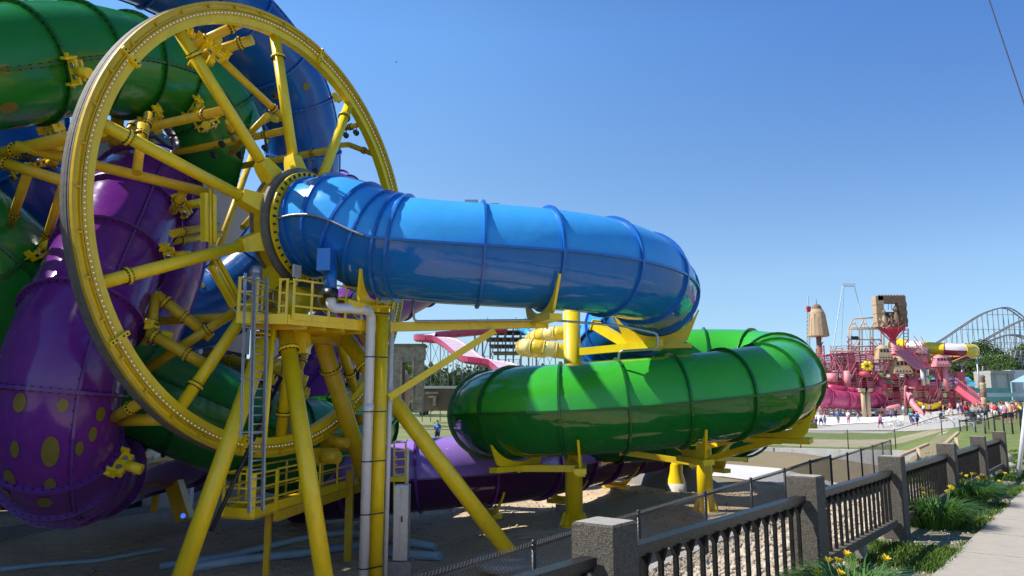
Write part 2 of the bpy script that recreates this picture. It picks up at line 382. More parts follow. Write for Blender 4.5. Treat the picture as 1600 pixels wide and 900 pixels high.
# 4: tubes woven through the wheel
DG = drum_path([P(-330, 180, 15.6), P(-170, 120, 16.2), P(-20, 108, 17.4), P(110, 92, 19.2), P(215, 106, 21.3), P(292, 136, 22.8), P(332, 186, 23.6), P(348, 225, 24.0), P(380, 236, 24.3)], 1.5, up0=(0, 0, 1))
rg = even(DG, 1.75)
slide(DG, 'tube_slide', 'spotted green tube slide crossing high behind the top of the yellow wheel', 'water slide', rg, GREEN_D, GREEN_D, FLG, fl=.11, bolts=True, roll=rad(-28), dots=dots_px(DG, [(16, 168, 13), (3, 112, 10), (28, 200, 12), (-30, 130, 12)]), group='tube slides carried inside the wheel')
DB = drum_path([P(-60, -60, 21), P(60, -90, 21.5), P(165, -82, 22.5), P(265, -42, 24), P(345, 10, 25.8), P(412, 78, 27.4), P(457, 150, 29), P(474, 230, 30), P(468, 310, 31), P(432, 392, 31), P(370, 455, 30.4), P(300, 488, 29.6), P(215, 465, 28.2), P(125, 400, 26.2), P(55, 330, 24.5), P(10, 250, 23.8), P(30, 180, 25.5)], 1.47, up0=(0, 0, 1))
rbb = even(DB, 1.9)
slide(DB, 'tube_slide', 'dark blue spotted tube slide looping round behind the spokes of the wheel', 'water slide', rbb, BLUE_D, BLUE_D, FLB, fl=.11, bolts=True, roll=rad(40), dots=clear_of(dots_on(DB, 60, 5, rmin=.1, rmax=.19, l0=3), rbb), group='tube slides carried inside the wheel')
DP = drum_path([P(190, 560, 24.6), P(225, 490, 25.2), P(252, 420, 25.4), P(262, 350, 25.2), P(248, 298, 24.2), P(218, 300, 22.4), P(188, 365, 21.0), P(150, 450, 19.5), P(115, 530, 18.5), P(93, 610, 18.2), P(86, 685, 18.5), P(98, 732, 20.0), P(135, 738, 22.5), P(200, 715, 25.5), P(290, 700, 29)], 1.38, up0=(1, 0, .2))
rp = [0, 2.0] + [DP.lu(q) for q in (3.0, 4.2, 4.9, 5.6, 6.5, 7.6, 9.0, 10.1, 10.7, 11.1, 11.5, 12.2, 14)]; rp = sorted(rp)
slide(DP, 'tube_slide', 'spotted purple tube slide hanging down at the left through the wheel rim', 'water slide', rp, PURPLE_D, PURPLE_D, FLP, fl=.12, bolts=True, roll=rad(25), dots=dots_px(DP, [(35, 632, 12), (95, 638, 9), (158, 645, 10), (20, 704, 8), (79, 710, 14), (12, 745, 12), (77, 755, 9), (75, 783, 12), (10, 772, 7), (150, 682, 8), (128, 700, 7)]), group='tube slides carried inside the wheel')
DG2 = drum_path([P(-190, 300, 19.5), P(-80, 355, 20), P(10, 430, 21), P(100, 520, 22.6), P(210, 595, 23.6), P(330, 650, 24.3), P(430, 690, 26), P(520, 690, 28.5), P(560, 660, 31)], 1.62, up0=(0, 0, 1))
rg2 = even(DG2, 1.8)
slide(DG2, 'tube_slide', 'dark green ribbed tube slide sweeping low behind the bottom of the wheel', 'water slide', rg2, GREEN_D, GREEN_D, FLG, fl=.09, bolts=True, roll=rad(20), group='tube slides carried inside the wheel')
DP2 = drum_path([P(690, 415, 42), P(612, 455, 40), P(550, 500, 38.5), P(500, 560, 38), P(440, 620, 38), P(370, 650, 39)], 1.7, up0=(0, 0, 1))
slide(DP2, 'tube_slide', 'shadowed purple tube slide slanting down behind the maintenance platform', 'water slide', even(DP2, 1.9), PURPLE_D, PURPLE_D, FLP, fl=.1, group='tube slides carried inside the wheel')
DP3 = drum_path([P(500, 275, 38), P(535, 287, 37), P(558, 310, 36), P(560, 350, 36)], .62, up0=(0, 0, 1))
slide(DP3, 'tube_slide', 'small magenta tube bend peeping over the blue tube beside the hub', 'water slide', even(DP3, .8), PURPLE_U, PURPLE_D, FLP, fl=.07, bolts=True, group='tube slides carried inside the wheel')

# ------------------------------------------------------------------ the big wheel
wheel = thing('rotating_ride', 'huge yellow spoked steel wheel with a row of small lights round its rim', 'wheel', (WC.x, WC.y, gz(WC.x, WC.y)))
def ring(g, r0, r1, s0, s1, n=120, a0=0, a1=360, mi=0, smooth=True):
    vs = []; full = abs(a1 - a0) >= 359.9; m = n if full else n + 1
    for k in range(m):
        a = a0 + (a1 - a0) * k / n
        vs += [WA(a, r0, s0), WA(a, r1, s0), WA(a, r1, s1), WA(a, r0, s1)]
    fs = []
    for k in range(n):
        j = (k + 1) % m
        for q in range(4): fs.append((k * 4 + q, k * 4 + (q + 1) % 4, j * 4 + (q + 1) % 4, j * 4 + q))
    if not full: fs += [(0, 3, 2, 1), (n * 4, n * 4 + 1, n * 4 + 2, n * 4 + 3)]
    g.add(vs, fs, False, mi)
ang = [95 + 36 * k for k in range(10)]
g = M(); ring(g, 5.76, 6.23, -.26, -.02, 160); g.build('rim', YEL, wheel)
g = M(); ring(g, 6.205, 6.285, -.06, .035, 160); g.build('rim_edge', YELD, wheel)
g = M(); ring(g, 5.95, 6.05, -.02, .03, 160); g.build('light_channel', YELD, wheel)
g = M(); ring(g, 6.085, 6.11, -.02, .05, 160); g.build('rib_ring', YELD, wheel)
for s0, s1, r1 in ((-.36, -.29, 6.29), (-.28, -.215, 6.30), (-.205, -.14, 6.30), (-.13, -.065, 6.29)):
    g = M(); ring(g, 6.235, r1, s0, s1, 160); g.build('tread_band', TREAD, wheel)
g = M(); ring(g, 5.9, 6.22, -.37, -.265, 160); g.build('rear_rim', YELD, wheel)
LED = emit_mat('small white lights', (.8, .8, 1), .3)
g = M()
for k in range(300): g.ball(WA(k * 1.2, 6.0, .035), .017, 5, 4)
g.build('rim_lights', LED, wheel, kind='stuff')
for k, a in enumerate([150, 215, 78, 20, 260, 305]):
    g = M()
    for q in (-1.15, 1.15):
        pass
    c = WA(a, 6.0, .05); rd = (WA(a, 7) - WA(a, 6)).normalized(); tg = rd.cross(WN).normalized()
    g.box(c, rd * .27, tg * .05, WN * .05)
    for q in (-.2, -.1, .1, .2): g.box(c + rd * q + WN * .055, rd * .018, tg * .02, WN * .012, 1)
    g.build('splice_plate', [YEL, DARKM], wheel)
g = M()
for k in range(40):
    a = k * 9 + 3; c = WA(a, 6.16, .03); rd = (WA(a, 7) - WA(a, 6)).normalized(); tg = rd.cross(WN).normalized(); g.box(c, rd * .06, tg * .025, WN * .03)
g.build('rim_tabs', YELD, wheel, kind='stuff')
HUBR = 1.52
def flange(g, p, ax, r, mi=1, n=16):
    ax = V(ax).normalized(); g.disc(p, ax, r * 1.28, .07, 20)
    e = ax.cross(ZZ); e = e.normalized() if e.length > .1 else V((1, 0, 0)); e2 = ax.cross(e)
    for k in range(n):
        a = 2 * math.pi * k / n; g.box(V(p) + ax * .045 + (e * math.cos(a) + e2 * math.sin(a)) * r * 1.14, ax * .015, e * .018, e2 * .018, mi)
        g.box(V(p) - ax * .045 + (e * math.cos(a) + e2 * math.sin(a)) * r * 1.14, ax * .015, e * .018, e2 * .018, mi)
for a in ang:
    p0 = WA(a, 5.76, -.17); p1 = WA(a, 2.15, .42); p2 = WA(a, 1.5, .62); d = (p1 - p0).normalized(); tg = d.cross(WN).normalized(); nn = tg.cross(d)
    g = M(); g.pipe(p0, p1, .15, 20)
    for i in range(len(g.sm)): g.sm[i] = len(g.f[i]) == 4
    flange(g, p0 + d * .62, d, .155, 1)
    sp = g.build('spoke', [YEL, DARKM], wheel)
    g = M()
    vs = []
    for (p, wd, hh) in ((p1 + d * .02, .165, .16), (p1 + d * .2, .2, .19), (p2 + d * .2, .30, .25)):
        vs += [p + tg * wd + nn * hh, p - tg * wd + nn * hh, p - tg * wd - nn * hh, p + tg * wd - nn * hh]
    g.add(vs, [(i * 4 + k, i * 4 + (k + 1) % 4, i * 4 + 4 + (k + 1) % 4, i * 4 + 4 + k) for i in range(2) for k in range(4)] + [(3, 2, 1, 0), (8, 9, 10, 11)])
    g.build('spoke_socket', YEL, wheel)
g = M(); ring(g, 1.32, 1.60, .32, .80, 60); g.build('hub_drum', YELD, wheel)
g = M(); ring(g, 1.42, 1.70, .80, .90, 60); ring(g, 1.42, 1.66, .40, .48, 60); g.build('hub_flange', TREAD, wheel)
g = M(); ring(g, 1.33, 1.56, 1.0, 1.07, 60); ring(g, 1.33, 1.44, .85, 1.0, 60)
for k in range(44):
    a = k * 360 / 44; c = WA(a, 1.49, 1.09); rd = (WA(a, 7) - WA(a, 6)).normalized(); tg = rd.cross(WN).normalized(); g.box(c, rd * .045, tg * .022, WN * .02, 1)
g.build('bolted_ring', [YEL, DARKM], wheel)
# inner braces between the spokes (double channels)
for k in range(10):
    a, b = ang[k], ang[(k + 1) % 10]
    if k not in (2, 3, 4): continue
    p, q = WA(a, 2.9, .12), WA(b, 2.9, .12); d = (q - p).normalized(); o_ = d.cross(WN).normalized()
    g = M()
    for sg in (-1, 1): g.beam(p + d * .28 + o_ * sg * .13, q - d * .28 + o_ * sg * .13, .11, .16, WN)
    g.pipe(p + d * .15 + WN * .06, q - d * .15 + WN * .06, .035, 8)
    g.build('tie_channel', YEL, wheel)
def member(p, q, r_=.14, fl=(.12,), nm='beam', n=14, m=None):
    p = V(p); q = V(q); d = (q - p).normalized(); r = r_ * .86; g = M(); g.pipe(p, q, r, n)
    for i in range(len(g.sm)): g.sm[i] = len(g.f[i]) == 4
    for t in fl: flange(g, p + (q - p) * t, d, r, 1, 12)
    return g.build(nm, [m or YELD, DARKM], wheel)
# axial members running back from the front ring to the rear frame
AX = []
for (px, py, L, r) in ((160, 203, 5.2, .18), (352, 172, 9.5, .15), (446, 204, 9.5, .13), (523, 233, 11, .13), (395, 492, 8, .14)):
    p = WP(px, py, -.2); member(p, p - WN * L, r, (.08, .6)); AX.append(p)
# rear ring frame: a second, smaller set of bars set back in the drum
for (a, b, r, fl) in (((P(25, 228, 16.8)), WP(332, 303, -.25), .15, (.25,)), ((P(-30, 243, 17.4)), P(112, 287, 16.6), .15, (.3,)),
                      (P(44, 268, 17.2), P(16, 352, 19.5), .13, (.75,)), (P(98, 292, 18), P(62, 408, 21), .13, (.6,)),
                      (WP(222, 195, -.9), WP(214, 270, -.4), .13, (.2,)), (WP(232, 178, -1.2), WP(214, 262, -.6), .12, (.2,)),
                      (WP(340, 88, -.3), WP(447, 188, -.25), .12, (.8,)), (WP(385, 32, -.3), WP(300, 72, -1.2), .15, (.3, .75)),
                      (WP(395, 62, -.2), WP(300, 90, -1.8), .16, (.2,)), (WP(375, 60, -.9), WP(345, 95, -1.3), .11, (.6,)),
                      (WP(418, 180, -.2), WP(360, 240, -2.2), .11, (.5,)), (WP(357, 190, -.3), WP(366, 218, -1.6), .1, (.5,)),
                      (WP(592, 244, -.3), WP(545, 226, -1.2), .11, (.5,)), (WP(545, 226, -1.2), WP(520, 228, -1.5), .11, ()),
                      (WP(560, 195, -.3), WP(530, 203, -1.2), .1, (.4,)),
                      (WP(246, 462, -2.2), WP(330, 528, -1.2), .17, (.15, .5)), (WP(232, 520, -1.7), WP(333, 577, -.3), .17, (.1, .6)),
                      (WP(243, 462, -2.2), WP(235, 525, -1.9), .15, (.7,)), (WP(368, 486, -.5), WP(222, 582, -2.6), .15, (.3,)),
                      (WP(286, 300, -.8), WP(270, 330, -1.6), .13, (.5,)), (WP(270, 365, -1.4), WP(340, 352, -2.6), .13, (.2,)),
                      (WP(232, 622, -.3), WP(178, 652, -1.6), .16, (.5,)), (WP(270, 655, -.2), WP(182, 657, -1.9), .17, (.1,)),
                      (P(320, 555, 26), P(470, 585, 25), .2, (.3,)), (P(445, 560, 27), P(375, 600, 26), .16, (.4,)),
                      (P(380, 355, 26), P(470, 250, 31), .13, (.4,)), (P(255, 380, 23), P(345, 365, 25), .14, (.3,)),
                      (P(270, 300, 27), P(345, 170, 29), .12, (.4,)), (P(395, 240, 30), P(330, 420, 27), .15, (.4,)),
                      (P(185, 170, 22), P(180, 230, 22), .22, (.5,)), (P(215, 180, 24), P(196, 215, 23), .13, (.5,)),
                      (P(490, 520, 27), P(455, 610, 26), .15, (.5,)), (P(540, 420, 30), P(620, 300, 32), .13, (.5,))):
    member(a, b, r, fl)
# roller clamps that hold the tubes
def clamp(px, py, d, ax, nrm, sc=1.0):
    c = P(px, py, d); ax = V(ax).normalized(); nrm = V(nrm); nrm = (nrm - ax * nrm.dot(ax)).normalized(); s_ = ax.cross(nrm)
    g = M()
    g.box(c, s_ * .30 * sc, ax * .035, nrm * .14 * sc); g.box(c + ax * .16 * sc, s_ * .26 * sc, ax * .03, nrm * .12 * sc)
    g.box(c - s_ * .32 * sc + nrm * .1, s_ * .03, ax * .16 * sc, nrm * .1 * sc); g.box(c + s_ * .32 * sc + nrm * .1, s_ * .03, ax * .16 * sc, nrm * .1 * sc)
    g.pipe(c - nrm * .12, c - nrm * .5 * sc, .13 * sc, 10)
    for k in (-1, 0, 1): g.box(c + s_ * k * .36 * sc + nrm * .26, s_ * .07, ax * .015, nrm * .16 * sc)
    o = g.build('tube_clamp', YEL, wheel)
    g = M()
    for k in (-1, 1): g.pipe(c + s_ * k * .14 * sc - ax * .05, c + s_ * k * .14 * sc + ax * .24 * sc, .075 * sc, 10)
    g.build('roller', CHROME, o, org=wheel['org'])
    return o

def proj(p):
    q = V(p) - EYE; d = q.y * _c + q.z * _s; return 800 + FPX * q.x / d, 450 - FPX * (-q.y * _s + q.z * _c) / d
def clamp_at(path, ls, px, py, sc=1.0):
    best = None
    for l in ls:
        c = path.at(l)[0]
        for k in range(48):
            a = k * math.pi / 24; p = path.surf(l, a, .2)
            if (p - EYE).length > (c - EYE).length + .5: continue
            x, y = proj(p); e = math.hypot(x - px, y - py) + (6 if (p - EYE).length > (c - EYE).length else 0)
            if best is None or e < best[0]: best = (e, l, a)
    e, l, a = best; c, t, s1, u1 = path.at(l); p = path.surf(l, a, .28); x, y = proj(p)
    return clamp(x, y, p.y, t, (c - p), sc)
for (pa, ls, x, y) in ((DG, rg, 66, 170), (DG, rg, 152, 108), (DG, rg, 232, 172), (DG, rg, 300, 172), (DG, rg, 322, 78), (DG, rg, 340, 215), (DB, rbb, 515, 145), (DB, rbb, 430, 160), (DB, rbb, 412, 205),
                       (DP, rp, 270, 325), (DP, rp, 232, 410), (DP, rp, 240, 455), (DP, rp, 228, 520), (DP, rp, 180, 655), (DP, rp, 178, 715), (DG2, rg2, 20, 345), (DB, rbb, 60, 240), (DB, rbb, 20, 225), (DG2, rg2, 470, 600), (DG2, rg2, 395, 560)):
    clamp_at(pa, ls, x, y)
for (x_, y_, o_) in ((336, 84, -.3), (306, 66, -1.2), (306, 88, -1.8)): p = WP(x_, y_, o_); clamp(x_, y_, p.y, WU + ZZ, V((.5, -.2, .5)), .8)
# small black show lights hung on the wheel
for (px, py, d) in ((541, 212, 24.5), (557, 208, 24.4), (428, 148, 23), (494, 268, 23.5), (462, 240, 23), (335, 243, 22), (376, 243, 22), (415, 232, 23), (348, 226, 22), (45, 245, 17)):
    g = M(); c = P(px, py, d); g.ball(c, .1, 8, 6); g.pipe(c, c + V((-.02, -.14, 0)), .085, 10); g.pipe(c + V((0, 0, .06)), c + V((0, 0, .28)), .015, 6)
    g.build('show_light', BLACK, wheel)

# ------------------------------------------------------------------ static frame, platforms, ladder
def pipe_part(parent, nm, p, q, r, m=YEL, fl=(), n=20):
    p = V(p); q = V(q); d = (q - p).normalized(); g = M(); g.pipe(p, q, r, n)
    for i in range(len(g.sm)): g.sm[i] = len(g.f[i]) == 4
    for t in fl: flange(g, p + (q - p) * t, d, r, 1, 16)
    return g.build(nm, [m, DARKM], parent)
PLZ = 3.66
fr = thing('support_frame', 'yellow four legged steel frame that carries the wheel hub and its platform', 'support frame', (-5, 19, -3))
pipe_part(fr, 'leg', P(425, 500, 18.9), P(264, 957, 16.6), .205, YEL, (.07,))
pipe_part(fr, 'leg', P(447, 520, 19.0), P(513, 945, 17.4), .205, YEL, (.07,))
pipe_part(fr, 'leg', P(497, 515, 21.0), P(600, 835, 25.5), .25, YELD, (.17,))
pipe_part(fr, 'leg', P(527, 512, 21.3), P(797, 866, 21.0), .225, YEL, (.17,))
pipe_part(fr, 'leg', P(455, 520, 20.5), P(440, 700, 24.0), .2, YELD, (.6,))
pipe_part(fr, 'crossbeam', P(420, 512, 19.9), P(530, 528, 21.3), .25, YELD)
g = M(); g.beam(P(466, 506, 19.6), P(466, 553, 19.6), .52, .5, V((0, 1, 0))); g.build('hub_block', YEL, fr)
g = M(); g.pipe(WC + WN * .2 - ZZ * 2.6, WC + WN * .8 - ZZ * 1.6, .5, 16); g.build('bearing_block', YEL, fr)
for (px, py, d) in ((500, 470, 21), (430, 465, 20.4), (548, 478, 22)):
    g = M(); c = P(px, py, d); g.pipe(c - WN * .35, c + WN * .25, .30, 18); g.pipe(c + WN * .25, c + WN * .5, .16, 14); g.build('drive_roller', YELD, fr)
    g = M(); cc = c + WN * .3; g.tube([cc + WU * math.cos(a * .4) * .42 + ZZ * math.sin(a * .4) * .42 for a in range(4, 14)], .045, 8); g.build('hose', GALV, fr)
# platform deck
c1, c2, c3, c4 = PZ(370, 497, PLZ), PZ(449, 499, PLZ), PZ(590, 512, PLZ), PZ(500, 505, PLZ) + V((-1.2, 2.6, 0))
g = M()
def slab(g, pts, z0, z1, mi=0):
    n = len(pts); g.add([V((p.x, p.y, z0)) for p in pts] + [V((p.x, p.y, z1)) for p in pts], [tuple(range(n))[::-1], tuple(range(n, 2 * n))] + [(k, (k + 1) % n, n + (k + 1) % n, n + k) for k in range(n)], False, mi)
slab(g, [c1, c2, c3, c4], PLZ - .06, PLZ); g.build('platform_deck', YELD, fr)
for (a, b) in ((c1, c2), (c2, c3), (c3, c4), (c4, c1)):
    g = M(); g.beam(a + ZZ * -.0, b + ZZ * -.0, .05, .24); g.build('deck_edge', YEL, fr)
for k in range(1, 5):
    a = c1.lerp(c4, k / 5); b = c2.lerp(c3, k / 5); g = M(); g.beam(a - ZZ * .14, b - ZZ * .14, .1, .14); g.build('deck_joist', YELD, fr)
def railing(parent, a, b, n, h=.98, m=YEL, kick=.16, up=0.0, w=.05):
    a = V(a); b = V(b)
    dd_ = (b - a).normalized() * (w * .75); a2_, b2_ = a + dd_, b - dd_
    for k in range(n + 1):
        p = a2_.lerp(b2_, k / n); g = M(); g.beam(p, p + ZZ * (h - w * .4), w, w, V((0, 1, 0))); g.build('rail_post', m, parent)
    for z in (h, h * .66, h * .34):
        g = M(); g.beam(a + ZZ * z, b + ZZ * z, w * .8, w * .8); g.build('handrail' if z == h else 'mid_rail', m, parent)
    if kick: g = M(); g.beam(a + ZZ * kick * .5, b + ZZ * kick * .5, .02, kick); g.build('kick_plate', m, parent)
railing(fr, c1, PZ(403, 498, PLZ), 1); railing(fr, PZ(433, 499, PLZ), c2, 1)
railing(fr, c2 + V((.1, 0, 0)), c3, 5); railing(fr, c1, c4, 3)
g = M(); g.beam(P(548, 500, 21.4), P(590, 560, 20.6), .12, .14); g.beam(P(560, 500, 22), P(586, 545, 20.6), .1, .12); g.build('knee_brace', YELD, fr)
g = M(); c = P(400, 432, 19.0); g.pipe(c - ZZ * .25, c + ZZ * .1, .16, 14); g.ball(c + ZZ * .12, .17, 12, 8); g.build('motor', GALV, fr)
g = M(); g.beam(P(455, 440, 19.4), P(475, 437, 19.9), .25, .06); g.build('lamp_shelf', YEL, fr)
g = M(); c = P(464, 424, 19.5); g.box(c, WU * .14, WN * .03, ZZ * .17); g.pipe(c - ZZ * .16, c - ZZ * .38, .035, 8); g.build('sign_panel', WHITEP, fr)
# caged ladder
lt, lb_ = P(408, 432, 17.7), P(400, 800, 16.9)
lad = M(); sd2 = WU * .20
for sg in (-1, 1): lad.beam(lb_ + sd2 * sg, lt + sd2 * sg, .05, .07, WN)
ladder = lad.build('ladder', GALV, fr)
n = 27
for k in range(n):
    p = lb_.lerp(lt, (k + .5) / n); g = M(); g.pipe(p - sd2, p + sd2, .016, 8); g.build('rung', GALV, ladder, org=fr['org'])
for k in range(4):
    p = lb_.lerp(lt, .32 + .22 * k) ; g = M(); q = [p - sd2 * 1.05 + (WU * (1 - math.cos(a)) * .2 + WN * math.sin(a) * -.62) * 1.0 for a in [math.pi * j / 10 for j in range(11)]]
    q = [p + WU * (-.21 + .42 * (1 - math.cos(math.pi * j / 12)) / 2 * 1.0) * 1.0 + WN * (.0) + (WU * -.0) + V((-.2, -.45, 0)) * math.sin(math.pi * j / 12) * 1.1 for j in range(13)]
    g.tube(q, .022, 6); g.build('cage_hoop', GALV, ladder, org=fr['org'])
for sx in (.25, .5, .75):
    off = WU * (-.21 + .42 * sx) + V((-.2, -.45, 0)) * math.sin(math.pi * sx) * 1.1
    g = M(); g.beam(lb_.lerp(lt, .30) + off, lb_.lerp(lt, 1.0) + off, .03, .012, WN); g.build('cage_bar', GALV, ladder, org=fr['org'])
pipe_part(fr, 'post', P(428, 505, 18.3), P(412, 700, 17.5), .06, YEL)
pipe_part(fr, 'cable_tray', P(440, 590, 19.3), P(330, 830, 17.3), .05, BLACK)
# lower walkway with basket
LZ = -.95
wk = thing('walkway', 'low yellow railed walkway with a basket at the foot of the ladder', 'walkway', tuple(PZ(430, 800, -3)))
b1, b2, b3 = PZ(346, 806, LZ), PZ(395, 809, LZ), PZ(431, 797, LZ); b4 = b1 + (b3 - b2)
g = M(); slab(g, [b1, b2, b3, b4], LZ - .05, LZ); g.build('basket_floor', YELD, wk)
for a, b in ((b1, b2), (b2, b3), (b1, b4)): railing(wk, a, b, 1, .98, YEL, .2)
w2 = PZ(572, 752, LZ); g = M(); dd = (w2 - b3).normalized(); ww = V((-dd.y, dd.x, 0)) * 1.0; slab(g, [b3, w2, w2 + ww, b3 + ww], LZ - .05, LZ); g.build('walkway_deck', YELD, wk)
railing(wk, b3, w2, 5, 1.0, YEL, .22); railing(wk, b3 + ww, w2 + ww, 5, 1.0, YELD, .0)
g = M(); g.beam(b3 - ZZ * .15, w2 - ZZ * .15, .12, .24); g.build('girder', YELD, wk)
for t in (.1, .6, .95):
    p = b3.lerp(w2, t) + ww * .5; g = M(); g.beam(V((p.x, p.y, gz(p.x, p.y) - .8)), p, .14, .14, V((0, 1, 0))); g.build('stilt', YELD, wk)
# machinery by the walkway
mc = thing('wheel_drive', 'yellow drive motor and gearbox beside the bottom of the wheel rim', 'machine', tuple(P(525, 700, 23)))
for (px, py, d, s_) in ((505, 712, 22.5, .38), (540, 690, 24, .42), (556, 655, 25, .35), (520, 690, 23.2, .3)):
    c = P(px, py, d); g = M(); g.box(c, WU * s_, WN * s_ * .7, ZZ * s_ * .6); g.build('gearbox', YELD, mc)
    g = M(); g.pipe(c + V((.1, -.5, 0)), c + V((.6, -.7, 0)), s_ * .5, 16); g.build('motor', YELD, mc)
c = P(548, 735, 24.5); g = M(); g.beam(V((c.x, c.y, -3.4)), c, .22, .22, V((0, 1, 0))); g.build('bracket_post', YELD, mc)

# ------------------------------------------------------------------ columns, saddles and arms
def saddle(parent, path, l, w=.07, depth=.5, a0=-150, a1=-30, m=YEL, flare=.9):
    """plate that cups the underside of a tube at arc length l; returns the middle of its foot"""
    c, t, s1, u1 = path.at(l); r = path.r(l) if callable(path.r) else path.r; r += .13
    hz = V((t.y, -t.x, 0)).normalized(); up = hz.cross(t).normalized(); up = up if up.z > 0 else -up
    g = M(); n = 16; vs = []
    for k in range(n + 1):
        a = rad(a0 + (a1 - a0) * k / n); inn = c + (hz * math.cos(a) + up * math.sin(a)) * r
        xx = math.cos(a); end = rad(a0) if xx < 0 else rad(a1); xe, ze = abs(math.cos(end)) * r, math.sin(end) * r; zf = -(r + depth * .5)
        tt_ = max(0, (abs(xx) * r - flare) / max(.01, xe - flare)); zb = zf + (ze - zf) * tt_ ** 1.15
        out = c + hz * xx * (r + .03) + up * min(zb, math.sin(a) * r - .03)
        for tt in (-w / 2, w / 2): vs += [inn + t * tt, out + t * tt]
    fs = []
    for k in range(n):
        o = k * 4; q = o + 4; fs += [(o, o + 1, q + 1, q), (o + 2, q + 2, q + 3, o + 3), (o, q, q + 2, o + 2), (o + 1, o + 3, q + 3, q + 1)]
    fs += [(0, 2, 3, 1), (n * 4, n * 4 + 1, n * 4 + 3, n * 4 + 2)]
    g.add(vs, fs); 
    foot = c - up * (r + depth * .5 + .08); g.beam(foot - hz * flare * 1.25, foot + hz * flare * 1.25, .34, .16, up)
    g.build('saddle', m, parent); return foot, hz, t
def column(parent, top, r, zb=None, n=14, m=YEL, base=True):
    top = V(top); zb = gz(top.x, top.y) - .1 if zb is None else zb; b = V((top.x, top.y, zb))
    g = M(); g.pipe(b, top, r, n)
    for i in range(len(g.sm)): g.sm[i] = len(g.f[i]) == 4
    if base:
        g.disc(b + ZZ * .16, ZZ, r * 1.75, .06, 24)
        for k in range(8):
            a = k * math.pi / 4; e = V((math.cos(a), math.sin(a), 0)); g.add([b + e * r * .9 + ZZ * .19, b + e * r * 1.7 + ZZ * .19, b + e * r * .9 + ZZ * .6, b + e * r * 1.2 + ZZ * .6], [(0, 1, 3, 2)])
        g.disc(b + ZZ * .08, ZZ, r * 2.6, .16, 24, 1)
    g.disc(top, ZZ, r * 1.25, .05, 20)
    return g.build('column', [m, CONC], parent)
def box_beam(parent, p, q, w=.2, h=.24, nm='arm', m=YEL):
    p = V(p); q = V(q); g = M(); g.beam(p, q, w, h); d = (q - p).normalized(); g.beam(q - d * .02, q + d * .02, w * 1.3, h * 1.3); g.beam(p - d * .02, p + d * .02, w * 1.3, h * 1.3); return g.build(nm, m, parent)
# first column, beside the white pipe
s1_ = thing('slide_support', 'tall yellow column with a long side arm standing beside the white down pipe', 'slide support', tuple(P(598, 900, 20)))
column(s1_, P(597, 480, 20.0), .19, -3.3); f1, h1, t1 = saddle(s1_, TB, TB.lu(3.25), depth=.35, a0=-155, a1=-35)
box_beam(s1_, P(612, 511, 20.2), P(855, 505, 20.4)); box_beam(s1_, P(610, 620, 20.1), P(772, 517, 20.2), .13, .17, 'brace')
f2, h2, t2 = saddle(s1_, TB, TB.lu(5.85), depth=.25, a0=-165, a1=-25); box_beam(s1_, P(845, 500, 20.4), f2, .2, .26)
box_beam(s1_, P(597, 482, 20.0), f1, .24, .2)
s2_ = thing('slide_support', 'thick yellow column rising behind the near run of the green tube', 'slide support', tuple(P(895, 833, 25.3)))
column(s2_, P(893, 468, 25.4), .29)
f3, h3, t3 = saddle(s2_, TB, TB.lu(8.75), depth=.5, a0=-155, a1=-25); box_beam(s2_, P(893, 551, 25.4), P(1030, 538, 23.6), .2, .24); box_beam(s2_, P(1030, 536, 23.6), f3, .2, .2)
box_beam(s2_, P(893, 570, 25.4), P(1020, 562, 26.2), .16, .16)
box_beam(s2_, P(930, 508, 27), P(985, 540, 25.5), .3, .3)
f4, h4, t4 = saddle(s2_, TG, TG.lu(9.0), depth=.35, a0=-145, a1=-42); box_beam(s2_, P(893, 722, 25.4), f4 + V((0, 0, -.1)), .2, .22)
f5, h5, t5 = saddle(s2_, TG, TG.lu(10.1), depth=.25, a0=-140, a1=-42); box_beam(s2_, f4, f5, .18, .2)
s3_ = thing('slide_support', 'yellow column with spread braces under the right part of the green tube', 'slide support', tuple(P(1098, 803, 27)))
column(s3_, P(1098, 668, 27), .27)
f6, h6, t6 = saddle(s3_, TG, TG.lu(7.55), depth=.45, a0=-145, a1=-38); box_beam(s3_, P(1098, 715, 27), f6 + V((0, .2, -.1)), .18, .2)
f7, h7, t7 = saddle(s3_, TG, TG.lu(6.0), depth=.4, a0=-155, a1=-25); box_beam(s3_, P(1098, 720, 27), f7, .16, .2); box_beam(s3_, P(1098, 700, 27), f7 + V((-1, 0, .1)), .14, .16)
box_beam(s3_, P(1098, 725, 27), P(970, 706, 28), .18, .2); box_beam(s3_, P(1098, 716, 27), P(1165, 718, 29.5), .16, .16); box_beam(s3_, P(1098, 735, 27), P(1150, 683, 28.5), .12, .12)
box_beam(s3_, P(1098, 722, 27), P(1045, 690, 26), .14, .14)
f8, h8, t8 = saddle(s3_, TG, TG.lu(5.0), depth=.4, a0=-155, a1=-25); box_beam(s3_, f7, f8, .2, .22)
s4_ = thing('slide_support', 'short yellow post on a round concrete pedestal farther back on the sand', 'slide support', tuple(P(1057, 778, 33.5)))
pt = P(1057, 706, 33.5); pb = P(1057, 755, 33.5); column(s4_, pt, .24, pb.z, base=False); g = M(); g.lathe(pb, [(.24, .8), (.28, .45), (.40, 0)], 12); g.build('flared_base', YEL, s4_)
g = M(); g.pipe(pb - ZZ * .9, pb, .42, 20); g.build('pedestal', CONCW, s4_)
f9, h9, t9 = saddle(s4_, TG, TG.lu(15.2), depth=.4); box_beam(s4_, pt, f9, .3, .3); box_beam(s4_, pt, P(1140, 712, 34.5), .2, .2)
